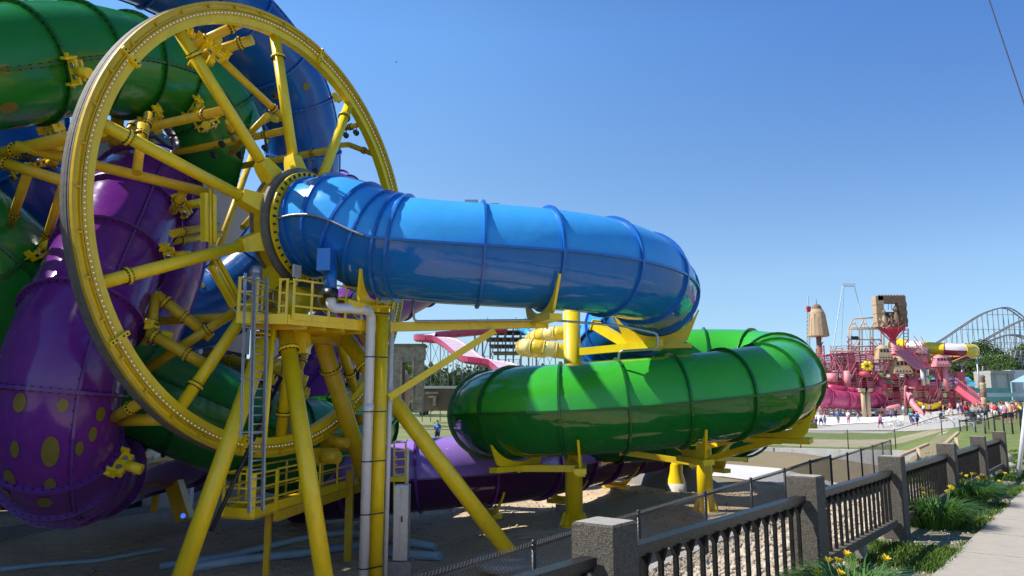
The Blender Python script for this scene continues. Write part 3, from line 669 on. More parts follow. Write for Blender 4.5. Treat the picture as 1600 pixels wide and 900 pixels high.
for i, (u_, lab) in enumerate(((3.35, 'stubby round concrete pedestal under the purple tube behind the slanting yellow leg'), (2.05, 'round concrete pedestal under the purple tube beside the thick yellow column'), (1.0, 'slim tall concrete pedestal under the far end of the purple tube'))):
    l = TP.lu(u_); c = TP.at(l)[0]; zg = gz(c.x, c.y); t_ = thing('tube_pedestal', lab, 'pedestal', (c.x, c.y, zg), 'concrete pedestals under the purple tube')
    f, h, t = saddle(t_, TP, l, depth=.25, a0=-150, a1=-30, flare=.5); g = M(); g.pipe(V((c.x, c.y, zg - .1)), f - ZZ * .12, .26, 18); g.build('pedestal', CONC, t_)
pad = M(); c = P(797, 866, 21.0); pad.disc(V((c.x, c.y, gz(c.x, c.y) + .06)), ZZ, .95, .22, 28); pad.disc(V((c.x, c.y, gz(c.x, c.y) + .2)), ZZ, .45, .08, 24)
tag(pad.build('concrete_pad', CONC, org=(c.x, c.y, gz(c.x, c.y))), 'round rough concrete footing under the foot of the slanting yellow leg', 'footing')

# ------------------------------------------------------------------ pipes and cabinet
def arcpts(pts, r=.22, n=6):
    out = [V(pts[0])]
    for i in range(1, len(pts) - 1):
        a, b, c = V(pts[i - 1]), V(pts[i]), V(pts[i + 1]); d1 = (a - b).normalized(); d2 = (c - b).normalized(); rr_ = min(r, (a - b).length * .45, (c - b).length * .45)
        p, q = b + d1 * rr_, b + d2 * rr_
        for k in range(n + 1): t = k / n; out.append(p * (1 - t) ** 2 + b * 2 * t * (1 - t) + q * t * t)
    return out + [V(pts[-1])]
dr = thing('drain_pipe', 'thick white drain pipe that drops from the blue tube and runs down beside the yellow column', 'pipe', tuple(P(575, 905, 19.6)))
g = M(); q = [P(517, 462, 18.55), P(517, 481, 18.55), P(566, 483, 18.9), P(580, 492, 19.5), P(574, 940, 19.5)]
g.tube(arcpts([q[0], q[1], q[2], V((q[4].x, q[4].y, q[2].z - .05)), q[4]][:3] + [V((P(580, 484, 19.5).x, 19.5, q[2].z)), V((P(580, 484, 19.5).x, 19.5, -3.3))], .3), .125, 18); g.build('pipe', WHITEP, dr)
gx = P(580, 484, 19.5).x
g = M(); g.pipe(V((gx, 19.5, 1.4)), V((gx, 19.5, 1.65)), .138, 18); g.build('coupling', WHITEP, dr)
for z in (4.0, 2.85, 1.45, .2, -1.1, -2.4):
    g = M(); g.tube([V((gx + math.cos(a) * .135, 19.5 + math.sin(a) * .135, z)) for a in [k * math.pi / 8 for k in range(17)]], .014, 6); g.beam(V((gx + .1, 19.4, z)), V((gx + .42, 19.75, z + .01)), .03, .03); g.build('pipe_strap', BLACK, dr)
g = M(); g.pipe(P(517, 452, 18.55), P(517, 466, 18.55), .185, 20); g.build('collar', BLACK, dr)
g = M(); g.pipe(P(517, 415, 18.55), P(517, 456, 18.55), .15, 20); g.build('blue_stub', FLB, dr)
g = M(); g.box(P(511, 408, 18.5), V((.17, -.02, 0)), V((.03, .25, 0)), ZZ * .28); g.build('outlet_box', FLB, dr)
g = M(); x2 = P(613, 484, 20.25); g.tube([V((x2.x - .02, 20.25, -3.3)), x2], .065, 10)
o = g.build('side_pipe', WHITEP, org=(x2.x, 20.25, -3.2)); tag(o, 'slim white pipe running down the right side of the yellow column', 'pipe')
g = M(); g.tube(arcpts([P(645, 468, 19.8), P(647, 502, 19.9), P(860, 500, 20.2), P(970, 509, 21.2), P(1027, 521, 21.7), P(1027, 545, 21.7), P(967, 549, 22.2), P(967, 566, 22.3)], .12), .035, 8)
o = g.build('conduit', GALV, org=tuple(P(860, 500, 20.2))); tag(o, 'thin grey conduit running along the yellow arm and bending down to the green tube', 'conduit')
g = M(); g.tube([TB.surf(l, math.pi * .0 - rad(2) + 0, .08) for l in [TB.lu(.9) + k * .2 for k in range(14)]], .03, 8)
o = g.build('seam_tube', GALV, org=tuple(P(500, 350, 19.5))); tag(o, 'thin silver tube fixed along the seam of the blue slide near the hub', 'tube')
cb = thing('control_cabinet', 'tall grey steel cabinet standing on a concrete block right of the yellow column', 'cabinet', tuple(P(628, 905, 20.6)))
c = P(628, 815, 20.6); g = M(); g.box(c, V((.19, 0, 0)), V((0, .22, 0)), ZZ * .95); g.build('housing', GALV, cb)
for sx in (-.1, .1):
    g = M(); g.box(c + V((sx, -.235, 0)), V((.075, 0, 0)), V((0, .012, 0)), ZZ * .9); g.build('door', GALV, cb)
g = M(); g.box(V((c.x, c.y, c.z - 1.3)), V((.3, 0, 0)), V((0, .3, 0)), ZZ * .33); g.build('block', CONCD, cb)
g = M(); g.box(c + V((.03, -.26, .1)), V((.02, 0, 0)), V((0, .02, 0)), ZZ * .07); g.build('handle', BLACK, cb)
yc = thing('caged_ladder', 'small yellow caged ladder top behind the grey cabinet', 'ladder', tuple(P(622, 760, 22)))
for px in (616, 634):
    g = M(); g.beam(P(px, 690, 22), P(px, 830, 22), .05, .05, V((0, 1, 0))); g.build('stile', YEL, yc)
for y_ in (692, 705, 718, 730, 742):
    g = M(); g.beam(P(616, y_, 22), P(634, y_ - 1, 22), .03, .04); g.beam(P(616, y_, 22), P(620, y_ - 5, 23), .03, .03); g.beam(P(634, y_, 22), P(637, y_ - 5, 23), .03, .03); g.build('rung', YEL, yc)
g = M(); g.beam(P(612, 748, 22), P(638, 748, 22), .5, .12); g.build('landing', YEL, yc)
# galvanised post beside it
g = M(); a = P(638, 700, 20.9); g.beam(V((a.x, a.y, -3.2)), a, .05, .05, V((0, 1, 0))); tag(g.build('steel_post', GALV, org=(a.x, a.y, -3.1)), 'thin galvanised steel post at the right edge of the grey cabinet', 'post')
for i, (pts, r, lab) in enumerate((([(250, 876), (360, 868), (470, 851), (545, 843), (575, 846)], .11, 'long pale blue pipe lying on the ground behind the yellow legs'),
                                  ([(300, 890), (380, 880), (480, 862), (560, 852)], .13, 'second pale blue pipe lying in front of the first behind the yellow legs'),
                                  ([(0, 885), (60, 876), (150, 867), (258, 858)], .07, 'thin pale pipe lying on the dark ground at far left'),
                                  ([(600, 846), (640, 850), (680, 855)], .12, 'pale blue pipe end poking out right of the cabinet, farther one'),
                                  ([(600, 858), (640, 862), (688, 869)], .13, 'pale blue pipe end poking out right of the cabinet, nearer one'))):
    g = M(); q = []
    for (x, y) in pts:
        p = PZ(x, y, -2.95); q.append(V((p.x, p.y, gz(p.x, p.y) + r)))
    g.tube(q, r, 10); tag(g.build('ground_pipe', BLUEPIPE, org=tuple(q[0])), lab, 'pipe', 'pipes lying on the ground')

# ------------------------------------------------------------------ ground
def G(px, py, off=0.0):                 # where the sight line of a pixel meets the ground
    r = ray(px, py); t = 2.0; pv = None
    while t < 900:
        p = EYE + r * t
        if p.z < gz(p.x, p.y) + off: break
        pv = t; t *= 1.01
    lo, hi = (pv or t), t
    for _ in range(20):
        m = (lo + hi) / 2; p = EYE + r * m
        if p.z < gz(p.x, p.y) + off: hi = m
        else: lo = m
    p = EYE + r * hi; return V((p.x, p.y, gz(p.x, p.y) + off))
SAND = mat('pale sand', (.46, .34, .205), .95, 0, .1, .5, 1.0, 3.5, bdist=.16, col2=(.66, .52, .36), spec=.2)
SANDW = mat('trodden dirt', (.25, .19, .13), .95, 0, .1, 1.2, .8, 8, col2=(.38, .31, .22))
GRAV = mat('gravel base', (.30, .25, .19), .95, 0, .2, 14, .9, 30, col2=(.48, .42, .34))
DRYG = mat('patchy dry grass', (.24, .18, .12), .95, 0, .2, .9, .6, 18, col2=(.19, .17, .08))
LAWN = mat('lawn', (.10, .15, .03), .95, 0, .2, 1.1, .7, 25, col2=(.19, .22, .06))
FIELD = mat('field grass', (.16, .22, .06), .95, 0, .2, .25, .4, 6, col2=(.30, .28, .13))
DIRT = mat('bare soil', (.30, .25, .19), .95, 0, .2, 3, .9, 30, col2=(.12, .14, .05))
PLAZA = mat('plaza concrete', (.46, .43, .38), .85, 0, .08, .4, .2, 12)
WALK = mat('sidewalk concrete', (.40, .36, .305), .88, 0, .07, 9, .35, 90, spec=.25)
grime(WALK, .3, (1, 1, 1), (.20, .17, .13)); grime(PLAZA, .25, (.05, .05, .05), (.3, .27, .22)); grime(CONCW, .3); grime(CONC, .35)
def region(x, y):
    p = V((x, y, 0)); s = (p - B0).dot(BN); q = (p - K0).dot(KN); a = x / max(y, 1)
    if s < .30: return 'verge'
    if q < .12: return 'gravel' if y < 21 else ('lawn' if (a > .565 + .01 * math.sin(y * 1.3) or y > 60) and y < 58 + 20 * (a < .5) or a > .60 else ('dry' if y < 48 else 'plaza'))
    if y < 38: return 'sand'
    if y < (49.2 - .51 * (min(x, 32) - 14.5) if x > 12 else 46) and a > .12: return 'dry'
    if a > .2:
        return ('lawn' if (y < 52 + 2 * math.sin(x * .5) or y > 63 + 2 * math.sin(x * .4)) else 'bank') if y < 76 else ('plaza' if y < 139 else 'lawn')
    return 'field' if y > 46 else 'sand'
RM = dict(bank=('sandy_bank', mat('sandy bank soil', (.42, .35, .25), .95, 0, .2, .7, .6, 8, col2=(.25, .24, .12))), verge=('grass_verge', DIRT), gravel=('gravel_bed', GRAV), dry=('dirt_slope', DRYG), lawn=('lawn', LAWN), sand=('sand_pit', SAND), plaza=('plaza', PLAZA), field=('field', FIELD))
def axis(spec):
    out = [spec[0][0]]
    for a, b, st in [(spec[i][0], spec[i + 1][0], spec[i][1]) for i in range(len(spec) - 1)]:
        n = max(1, round((b - a) / st)); out += [a + (b - a) * k / n for k in range(1, n + 1)]
    return out
A_ = axis([(-900, 150), (-90, 15), (-30, 1.2), (-14, .5), (40, .5), (56, 2.5), (130, 6), (260, 40), (900, 300), (2600, 1)])
Q_ = axis([(-2200, 300), (-300, 40), (-60, 4), (-16, .6), (-7, .35), (0, .12), (.6, .5), (30, .8), (50, 3), (130, 10), (300, 60), (900, 300), (2200, 1)])
gm = {k: M() for k in RM}; idx = {k: {} for k in RM}
grid = {}
for i, a in enumerate(A_):
    for j, q in enumerate(Q_):
        p = K0 + KD * a + KN * q; grid[i, j] = (p.x, p.y, gz(p.x, p.y))
for i in range(len(A_) - 1):
    for j in range(len(Q_) - 1):
        cs = [(i, j), (i + 1, j), (i + 1, j + 1), (i, j + 1)]; cx = sum(grid[c][0] for c in cs) / 4; cy = sum(grid[c][1] for c in cs) / 4
        k = region(cx, cy); g = gm[k]; f = []
        for c in cs:
            if c not in idx[k]: idx[k][c] = len(g.v); g.v.append(grid[c])
            f.append(idx[k][c])
        g.f.append(f); g.sm.append(True); g.mi.append(0)
for k, g in gm.items():
    if g.f: struct(g.build(RM[k][0], RM[k][1]))
def strip(name, top, bot, m, off=.02, n=16):
    """sheet on the ground between two edges read off the photo"""
    def along(e, t):
        t *= len(e) - 1; i = min(int(t), len(e) - 2); t -= i
        return G(e[i][0] + (e[i + 1][0] - e[i][0]) * t, e[i][1] + (e[i + 1][1] - e[i][1]) * t)
    g = M(); vs = []; k = 4
    for i in range(n + 1):
        a = along(top, i / n); b = along(bot, i / n)
        for j in range(k + 1):
            p = a.lerp(b, j / k); vs.append(V((p.x, p.y, gz(p.x, p.y) + off)))
    g.add(vs, [(i * (k + 1) + j, (i + 1) * (k + 1) + j, (i + 1) * (k + 1) + j + 1, i * (k + 1) + j + 1) for i in range(n) for j in range(k)], True)
    return struct(g.build(name, m))
strip('path', [(880, 720), (1000, 721), (1130, 726), (1217, 733), (1330, 762)], [(880, 741), (1000, 742), (1130, 746), (1214, 758), (1290, 785)], CONCW, .05)
# mound of gravel behind the pedestal
g = M(); c = G(1052, 758); n1, n2 = 22, 9; vs = []
for i in range(n1):
    a = 2 * math.pi * i / n1
    for j in range(n2 + 1):
        t = j / n2; x = math.cos(a) * t * 2.5; y = math.sin(a) * t * 1.9; h = 1.15 * (1 - t * t) ** 1.3 * (1 + .12 * math.sin(5 * a) + R.uniform(-.05, .05))
        vs.append(V((c.x + x, c.y + y, gz(c.x + x, c.y + y) - .05 + h)))
g.add(vs, [(i * (n2 + 1) + j, ((i + 1) % n1) * (n2 + 1) + j, ((i + 1) % n1) * (n2 + 1) + j + 1, i * (n2 + 1) + j + 1) for i in range(n1) for j in range(n2)], True)
tag(g.build('gravel_mound', mat('grey gravel', (.22, .21, .2), .95, 0, .25, 20, .9, 40), org=tuple(c)), 'low mound of grey gravel on the sand behind the round pedestal', 'gravel mound', kind='stuff')
# curb of the pit and retaining wall
g = M(); a, b = K0 - KD * 16, K0 + KD * 24
for k in range(20):
    p, q = a.lerp(b, k / 20), a.lerp(b, (k + 1) / 20); g2 = M(); off = KN * .06
    g2.beam(p + off + ZZ * -1.62, q + off - KD * .01 + ZZ * -1.62, .2, 1.0); o = g2.build('curb', CONCW, org=tuple(p)); struct(o)
g = M(); rw = thing('retaining_wall', 'pale concrete retaining wall below the grass bank beyond the pit', 'retaining wall', (18, 45.1, -2))
for k in range(8):
    e0, e1 = V((12.5 + k * 2.4, 49.2 - .51 * (k * 2.4 - 2) - .6, -2)), V((12.5 + k * 2.4 + 2.385, 49.2 - .51 * (k * 2.4 + .385) - .6, -2)); g2 = M(); g2.beam(e0, e1, .3, 2.04); g2.build('panel', CONCW, rw)
# sidewalk slabs
SW0 = V((3.67, 7.04, 0)); 
swn = -BN
for k in range(-3, 14):
    p = SW0 + BD * (k * 1.55 + .35); g = M(); e1 = BD * .762; e2 = swn * 1.1
    c = p + BD * .775 + swn * 1.12
    g.box(c + ZZ * -.02, e1, e2, ZZ * .055); struct(g.build('sidewalk_slab', WALK))
# scattered white stones of the gravel bed
g = M(); rr = random.Random(5)
STONE = mat('river stones', (.34, .28, .20), .85, 0, .2, 9, col2=(.62, .54, .43), spec=.2)
n_st = 0
while n_st < 5200:
    t = rr.uniform(-1, 17); s_ = rr.uniform(.35, 6); p = B0 + BD * t + BN * s_
    q = (p - K0).dot(KN)
    if q > -.02: continue
    r = rr.uniform(.025, .06) * (1 if rr.random() < .93 else 1.8); z = gz(p.x, p.y); a = rr.uniform(0, 3); e = V((math.cos(a), math.sin(a), rr.uniform(-.3, .3))) * r * rr.uniform(.9, 1.4); f = V((-math.sin(a), math.cos(a), 0)) * r * rr.uniform(.7, 1)
    c = V((p.x, p.y, z + r * .35)); u = ZZ * r * .7
    g.add([c + e, c + f, c - e, c - f, c + u + e * .3, c - u], [(0, 1, 4), (1, 2, 4), (2, 3, 4), (3, 0, 4), (1, 0, 5), (2, 1, 5), (3, 2, 5), (0, 3, 5)], True); n_st += 1
tag(g.build('stones', STONE), 'pale river stones covering the strip behind the concrete railing', 'stones', kind='stuff')
g = M(); n_st = 0
while n_st < 1500:
    x, y = rr.uniform(-14, 12), rr.uniform(15, 38); p = V((x, y, 0)); q = (p - K0).dot(KN)
    if q < .7: continue
    r = rr.uniform(.02, .07) * (2.2 if rr.random() < .04 else 1); z = gz(x, y); c = V((x, y, z + r * .2)); e = V((rr.uniform(-1, 1), rr.uniform(-1, 1), .1)).normalized() * r; f = V((-e.y, e.x, 0)) * rr.uniform(.6, 1)
    g.add([c + e, c + f, c - e, c - f, c + ZZ * r * .7, c - ZZ * r * .5], [(0, 1, 4), (1, 2, 4), (2, 3, 4), (3, 0, 4), (1, 0, 5), (2, 1, 5), (3, 2, 5), (0, 3, 5)], True); n_st += 1
tag(g.build('clods', mat('soil clods', (.22, .16, .10), .95, 0, .3, 6, col2=(.46, .37, .26))), 'small clods and stones scattered over the sand of the pit', 'clods', kind='stuff')
g = M(); n_st = 0
while n_st < 2600:
    p = B0 + BD * rr.uniform(1, 22) + BN * rr.uniform(-.76, .33); r = rr.uniform(.006, .022); z = gz(p.x, p.y); c = V((p.x, p.y, z + r * .3)); e = V((rr.uniform(-1, 1), rr.uniform(-1, 1), .1)).normalized() * r; f = V((-e.y, e.x, 0)) * rr.uniform(.5, 1)
    g.add([c + e, c + f, c - e, c - f, c + ZZ * r * .7], [(0, 1, 4), (1, 2, 4), (2, 3, 4), (3, 0, 4)], True); n_st += 1
tag(g.build('pebbles', STONE), 'tiny pebbles and crumbs of soil among the grass of the verge', 'pebbles', kind='stuff')
# grass blades on the verge
g = M(); GR = mat('grass blades', (.045, .11, .012), .7, 0, .3, 3, col2=(.13, .20, .03), trans=.25, spec=.2)
cnt = 0
def blade(g, x, y, z, h, w_):
    a = rr.uniform(0, 6.28); l = rr.uniform(.2, .9) * h; dx, dy = math.cos(a) * l, math.sin(a) * l; b = a + 1.57; wx, wy = math.cos(b) * w_, math.sin(b) * w_
    g.add([(x - wx, y - wy, z), (x + wx, y + wy, z), (x + dx * .4 + wx * .7, y + dy * .4 + wy * .7, z + h * .6), (x + dx * .4 - wx * .7, y + dy * .4 - wy * .7, z + h * .6), (x + dx, y + dy, z + h * .9)], [(0, 1, 2, 3), (3, 2, 4)])
def dens(x, y): return math.sin(x * 2.1 + y * 1.3) + math.sin(x * .9 - y * 2.7 + 1) + .8 * math.sin(x * 5 + y * 4.1)
while cnt < 34000:
    t = rr.uniform(1, 26) if rr.random() < .8 else rr.uniform(18, 40); s_ = rr.uniform(-.78, .35); 
    if t > 19: s_ = rr.uniform(-.78, 5.5)
    p = B0 + BD * t + BN * s_
    if dens(p.x, p.y) < rr.uniform(-.5, 1.0): continue
    blade(g, p.x, p.y, gz(p.x, p.y) - .005, rr.uniform(.03, .10), .004 + .00035 * p.y); cnt += 1
tag(g.build('grass', GR), 'short patchy green grass between the railing and the sidewalk', 'grass', kind='stuff')

# ------------------------------------------------------------------ concrete and iron railing
RT = [-3.5, 0, 3.42, 6.78, 10.75, 14.5, 18.15]
PIERM = mat('exposed aggregate', (.075, .064, .05), .92, 0, .3, 60, .9, 160, col2=(.21, .19, .16), spec=.2)
PIERT = mat('pale pier cap', (.36, .34, .30), .9, 0, .12, 20, .4, 80, spec=.2)
RAILM = mat('dark weathered rail', (.016, .016, .018), .3, 0, .3, 12, .3, 60, spec=.35)
BALM = mat('dark weathered iron', (.016, .015, .015), .8, 0, .4, 14, .3, 60, spec=.15)
rl = thing('railing', 'old railing of dark iron balusters between rough concrete piers beside the sidewalk', 'railing', tuple(B0))
for i, t in enumerate(RT):
    p = B0 + BD * t; g = M(); e1, e2 = BD * .128, BN * .128
    z1 = .985; bv = .012
    vs = []
    for (k, z) in ((1.0, -.15), (1.0, z1 - .30), (.985, z1 - .29), (1.0, z1 - .28), (1.0, z1 - bv), (1 - bv / .135, z1)):
        vs += [p + e1 * k + e2 * k + ZZ * z, p - e1 * k + e2 * k + ZZ * z, p - e1 * k - e2 * k + ZZ * z, p + e1 * k - e2 * k + ZZ * z]
    g.add(vs, [(q * 4 + k, q * 4 + (k + 1) % 4, q * 4 + 4 + (k + 1) % 4, q * 4 + 4 + k) for q in range(5) for k in range(4)] )
    g.add([p + e1 * (1 - .012 / .135) * a_ + e2 * (1 - .012 / .135) * b_ + ZZ * z1 for a_, b_ in ((1, 1), (-1, 1), (-1, -1), (1, -1))], [(0, 1, 2, 3)], mi=1)
    g.build('pier', [PIERM, PIERT], rl)
    if i == len(RT) - 1: break
    q0 = p + BD * .15; q1 = B0 + BD * (RT[i + 1] - .15); L = (q1 - q0).length
    dz0 = 0
    g = M(); g.beam(q0 + ZZ * .80, q1 + ZZ * .80, .085, .045); g.beam(q0 + ZZ * .765, q1 + ZZ * .765, .05, .03); g.build('top_rail', RAILM, rl)
    g = M(); g.beam(q0 + ZZ * .20, q1 + ZZ * .20, .10, .08); g.build('bottom_rail', PIERM, rl)
    g = M(); m_ = q0.lerp(q1, .5); g.beam(m_ + ZZ * -.1, m_ + ZZ * .16, .09, .12, BD); g.build('foot_block', CONCD, rl)
    n = round(L / .195)
    for k in range(n):
        b = q0.lerp(q1, (k + .5) / n); g = M(); jt = BD * R.uniform(-.004, .004)
        g.beam(b + ZZ * .235, b + ZZ * .70 + jt, .027, .03, BD); g.add([b + ZZ * .68 + BD * .016 + BN * .018, b + ZZ * .68 - BD * .016 + BN * .018, b + ZZ * .68 - BD * .016 - BN * .018, b + ZZ * .68 + BD * .016 - BN * .018] + [b + ZZ * .755 + BD * .016 + BN * .04, b + ZZ * .755 - BD * .016 + BN * .04, b + ZZ * .755 - BD * .016 - BN * .04, b + ZZ * .755 + BD * .016 - BN * .04], [(0, 1, 5, 4), (1, 2, 6, 5), (2, 3, 7, 6), (3, 0, 4, 7)])
        g.build('baluster', BALM, rl)

# ------------------------------------------------------------------ chain link fences
def chainlink(name, label, posts, h, cell=.055, wr=.003, zt=None, mesh_=True, rail=.02, pr=.032):
    th = thing(name, label, 'fence', tuple(posts[0]))
    for i, p in enumerate(posts):
        g = M(); g.pipe(p - ZZ * .15, p + ZZ * (h + .03), pr, 8); g.ball(p + ZZ * (h + .05), pr * 1.2, 6, 4); g.build('post', BLACK, th)
        if i == len(posts) - 1: break
        q = posts[i + 1]; g = M(); g.pipe(p + ZZ * h, q + ZZ * h, rail, 8); g.build('top_rail', BLACK, th)
        if not mesh_: continue
        g = M(); d = q - p; L = math.hypot(d.x, d.y); n = int(L / cell); hh = h - .05
        W = lambda x, z: p + d * (x / L) + ZZ * (.03 + z)
        nrm = V((d.y, -d.x, 0)).normalized() * wr
        for k in range(-int(hh / cell), n + 1):
            for sg in (1, -1):
                x0 = k * cell; x1 = x0 + hh; z0, z1 = 0, hh
                if x0 < 0: z0 = -x0; x0 = 0
                if x1 > L: z1 = hh - (x1 - L); x1 = L
                if z1 <= z0: continue
                a = W(x0, z0 if sg > 0 else hh - z0); b = W(x1, z1 if sg > 0 else hh - z1); off = nrm * (1 if sg > 0 else -1)
                up = (b - a).cross(nrm).normalized() * wr
                g.add([a + off + up, a + off - up, a - off * .2, b + off + up, b + off - up, b - off * .2], [(0, 1, 4, 3), (1, 2, 5, 4), (2, 0, 3, 5)])
        for k in range(n):
            c = W((k + .5) * cell, hh + .045); g.beam(c - ZZ * .03 - d / L * .008, c + ZZ * .035 + d / L * .02, .009, .009, nrm)
        g.build('wire_mesh', BLACK, th, kind='stuff')
    return th
FD = V((.543, .84, 0)).normalized(); F0 = V((3.45, 13.8, 0)); posts = []
for k in range(-4, 5):
    p = F0 + FD * 2.95 * k; posts.append(V((p.x, p.y, -1.22 if k < 3 else -1.2 - .02 * (k - 3))))
chainlink('chain_link_fence', 'black chain link fence along the edge of the pit behind the concrete railing', posts, 1.24)
p_ = posts[-1]; posts = [p_ + FD * .04] + [p_ + FD * 3.0 * k + ZZ * (gz((p_ + FD * 3.0 * k).x, (p_ + FD * 3.0 * k).y) * 0 + 0) for k in range(1, 6)]
chainlink('chain_link_fence', 'continuation of the black chain link fence running away toward the plaza', [V((p.x, p.y, -1.28)) for p in posts], 1.22, cell=.12, wr=.003)
posts = [V((x, 47.5, gz(x, 47.5))) for x in [15 + 2.95 * k for k in range(6)]]
chainlink('chain_link_fence', 'low black chain link fence along the grass bank in front of the plaza', posts, 1.13, cell=.12, wr=.003)
fp = [P(1502, 691, 46), P(1513, 689, 46), P(1526, 689, 45), P(1541, 690, 44), P(1556, 686, 44), P(1570, 683, 44), P(1583, 680, 44), P(1596, 676, 44), P(1612, 672, 44)]
chainlink('chain_link_fence', 'taller black chain link fence at the far right in front of the crowd', fp, 1.25, cell=.12, wr=.003, pr=.045, rail=.035)
posts = [P(x, y, 56) for x, y in ((618, 696), (648, 696), (680, 697), (712, 697))]
chainlink('chain_link_fence', 'black chain link fence across the green field behind the purple tube', posts, 1.2, cell=.12, wr=.003)

# ------------------------------------------------------------------ buildings behind the wheel
TANW = mat('tan stucco', (.40, .34, .27), .9, 0, .08, 2, .2, 30); WHW = mat('off white cladding', (.62, .63, .66), .8, 0, .05, 1.5, .1, 20)
BLKW = mat('near black finish', (.012, .012, .014), .8, 0, .3, 3); BGL = mat('blue glazing', (.02, .07, .14), .06, 0, .2, 2, coat=.5)
GRYW = mat('grey pool wall', (.20, .20, .21), .85, 0, .12, 3, .2, 30)
hb = thing('ride_building', 'tall tan and dark building standing behind the wheel with a blue window', 'building', (-16, 36, -3))
g = M(); g.bx(-34, 31.2, 4.6, -15.6, 44.5, 13.1); g.build('wall', TANW, hb)
g = M(); g.bx(-34.3, 30.9, 13.1, -15.35, 44.8, 13.45); g.build('roof', mat('dark roof edge', (.03, .04, .05), .5), hb)
g = M(); g.bx(-40, 31.4, -3.4, -15.7, 44.4, 4.595); g.build('dark_wall', BLKW, hb)  # lower storey is one near-black box below the tan wall
for k in range(16):
    g = M(); x = -39.5 + k * 1.5; g.bx(x, 31.28, -3.2, x + .9, 31.39, 4.4); g.build('dark_panel', BLKW, hb)
wn = M(); wn.bx(-15.62, 35.0, 5.2, -15.5, 38.2, 9.8); wo_ = wn.build('window', BLACK, hb)
for k in range(3):
    for j in range(3):
        g = M(); g.bx(-15.5, 35.1 + k * 1.03, 5.3 + j * 1.5, -15.47, 36.05 + k * 1.03, 6.7 + j * 1.5); g.build('pane', BGL, wo_, org=hb['org'])
g = M(); g.bx(-15.7, 32.8, -3.4, -13.7, 33.2, 4.5); g.build('white_panel', WHW, hb)
ws = thing('pump_house', 'white building with black louvres seen through the legs of the frame', 'building', (-11, 46, -2))
a, b = P(392, 640, 46), P(604, 640, 46)
g = M(); g.add([V((a.x, 46, -2.6)), V((b.x - 1.3, 46, -2.6)), V((b.x - 1.3, 46, 4.6)), V((P(640, 500, 46).x - 4.2, 46, 5.2)), V((a.x, 46, 6.2)),
                V((a.x, 52, -2.6)), V((b.x - 1.3, 52, -2.6)), V((b.x - 1.3, 52, 4.6)), V((P(640, 500, 46).x - 4.2, 52, 5.2)), V((a.x, 52, 6.2))],
               [(0, 1, 2, 3, 4), (9, 8, 7, 6, 5), (1, 6, 7, 2), (2, 7, 8, 3), (3, 8, 9, 4), (4, 9, 5, 0)]); g.build('wall', WHW, ws)
for (x0, y0, x1, y1) in ((510, 572, 562, 622), (570, 585, 590, 625)):
    p, q = P(x0, y1, 45.96), P(x1, y0, 45.96); g = M(); g.bx(p.x, 45.85, p.z, q.x, 45.95, q.z); lv = g.build('louvre', BLKW, ws)
    for k in range(8):
        z = p.z + (q.z - p.z) * (k + .5) / 8; g = M(); g.beam(V((p.x, 45.8, z)), V((q.x, 45.8, z)), .06, .1); g.build('slat', BLACK, lv, org=ws['org'])
wh = thing('unseen_shade_block', 'unseen tan block with a flat roof, added left of the wheel to shade it', 'building', (-28, 16, -3))  # unseen block added so the left side falls into shade
g = M(); g.bx(-34, -6, -3.3, -22.2, 30.7, 17.0); g.build('wall', TANW, wh); g = M(); g.bx(-34.3, -6.3, 17.0, -21.9, 30.85, 17.4); g.build('roof', bpy.data.materials['dark roof edge'], wh)
# low pool wall at left
a, b = PZ(-260, 908, -3.15), PZ(238, 818, -3.15); lw_ = thing('low_wall', 'low grey wall crossing the dark ground at lower left', 'wall', tuple(a))
d = (b - a).normalized(); L = (b - a).length
for k in range(int(L / 2.4) + 1):
    p = a + d * 2.4 * k; q = a + d * min(L, 2.4 * (k + 1) - .01); g = M(); g.beam(p + ZZ * .34, q + ZZ * .34, .25, .78); g.build('panel', GRYW, lw_)
g = M(); p = P(290, 740, 29); g.beam(V((p.x, p.y, -3.2)), p + ZZ * .6, .12, .12, V((0, 1, 0)))
vs_ = thing('rear_trestle', 'dim yellow trestle standing behind the bottom of the wheel', 'trestle', tuple(P(270, 800, 27)))
for (p, q, r) in ((P(230, 732, 27), P(318, 712, 27), .16), (P(262, 722, 27), P(290, 812, 27), .3), (P(250, 724, 28), P(240, 800, 28), .12)):
    g = M(); g.beam(p, q, r * 1.6, r * 1.6, V((0, 1, 0))); g.build('beam', YELD, vs_)
g = M(); c = P(286, 806, 25.5); g.ball(c, .08, 10, 8); tag(g.build('show_light', emit_mat('blue lamp lens', (.04, .12, .8), 1.2), org=tuple(c)), 'small lit blue floodlight on the dark ground behind the left leg', 'floodlight')

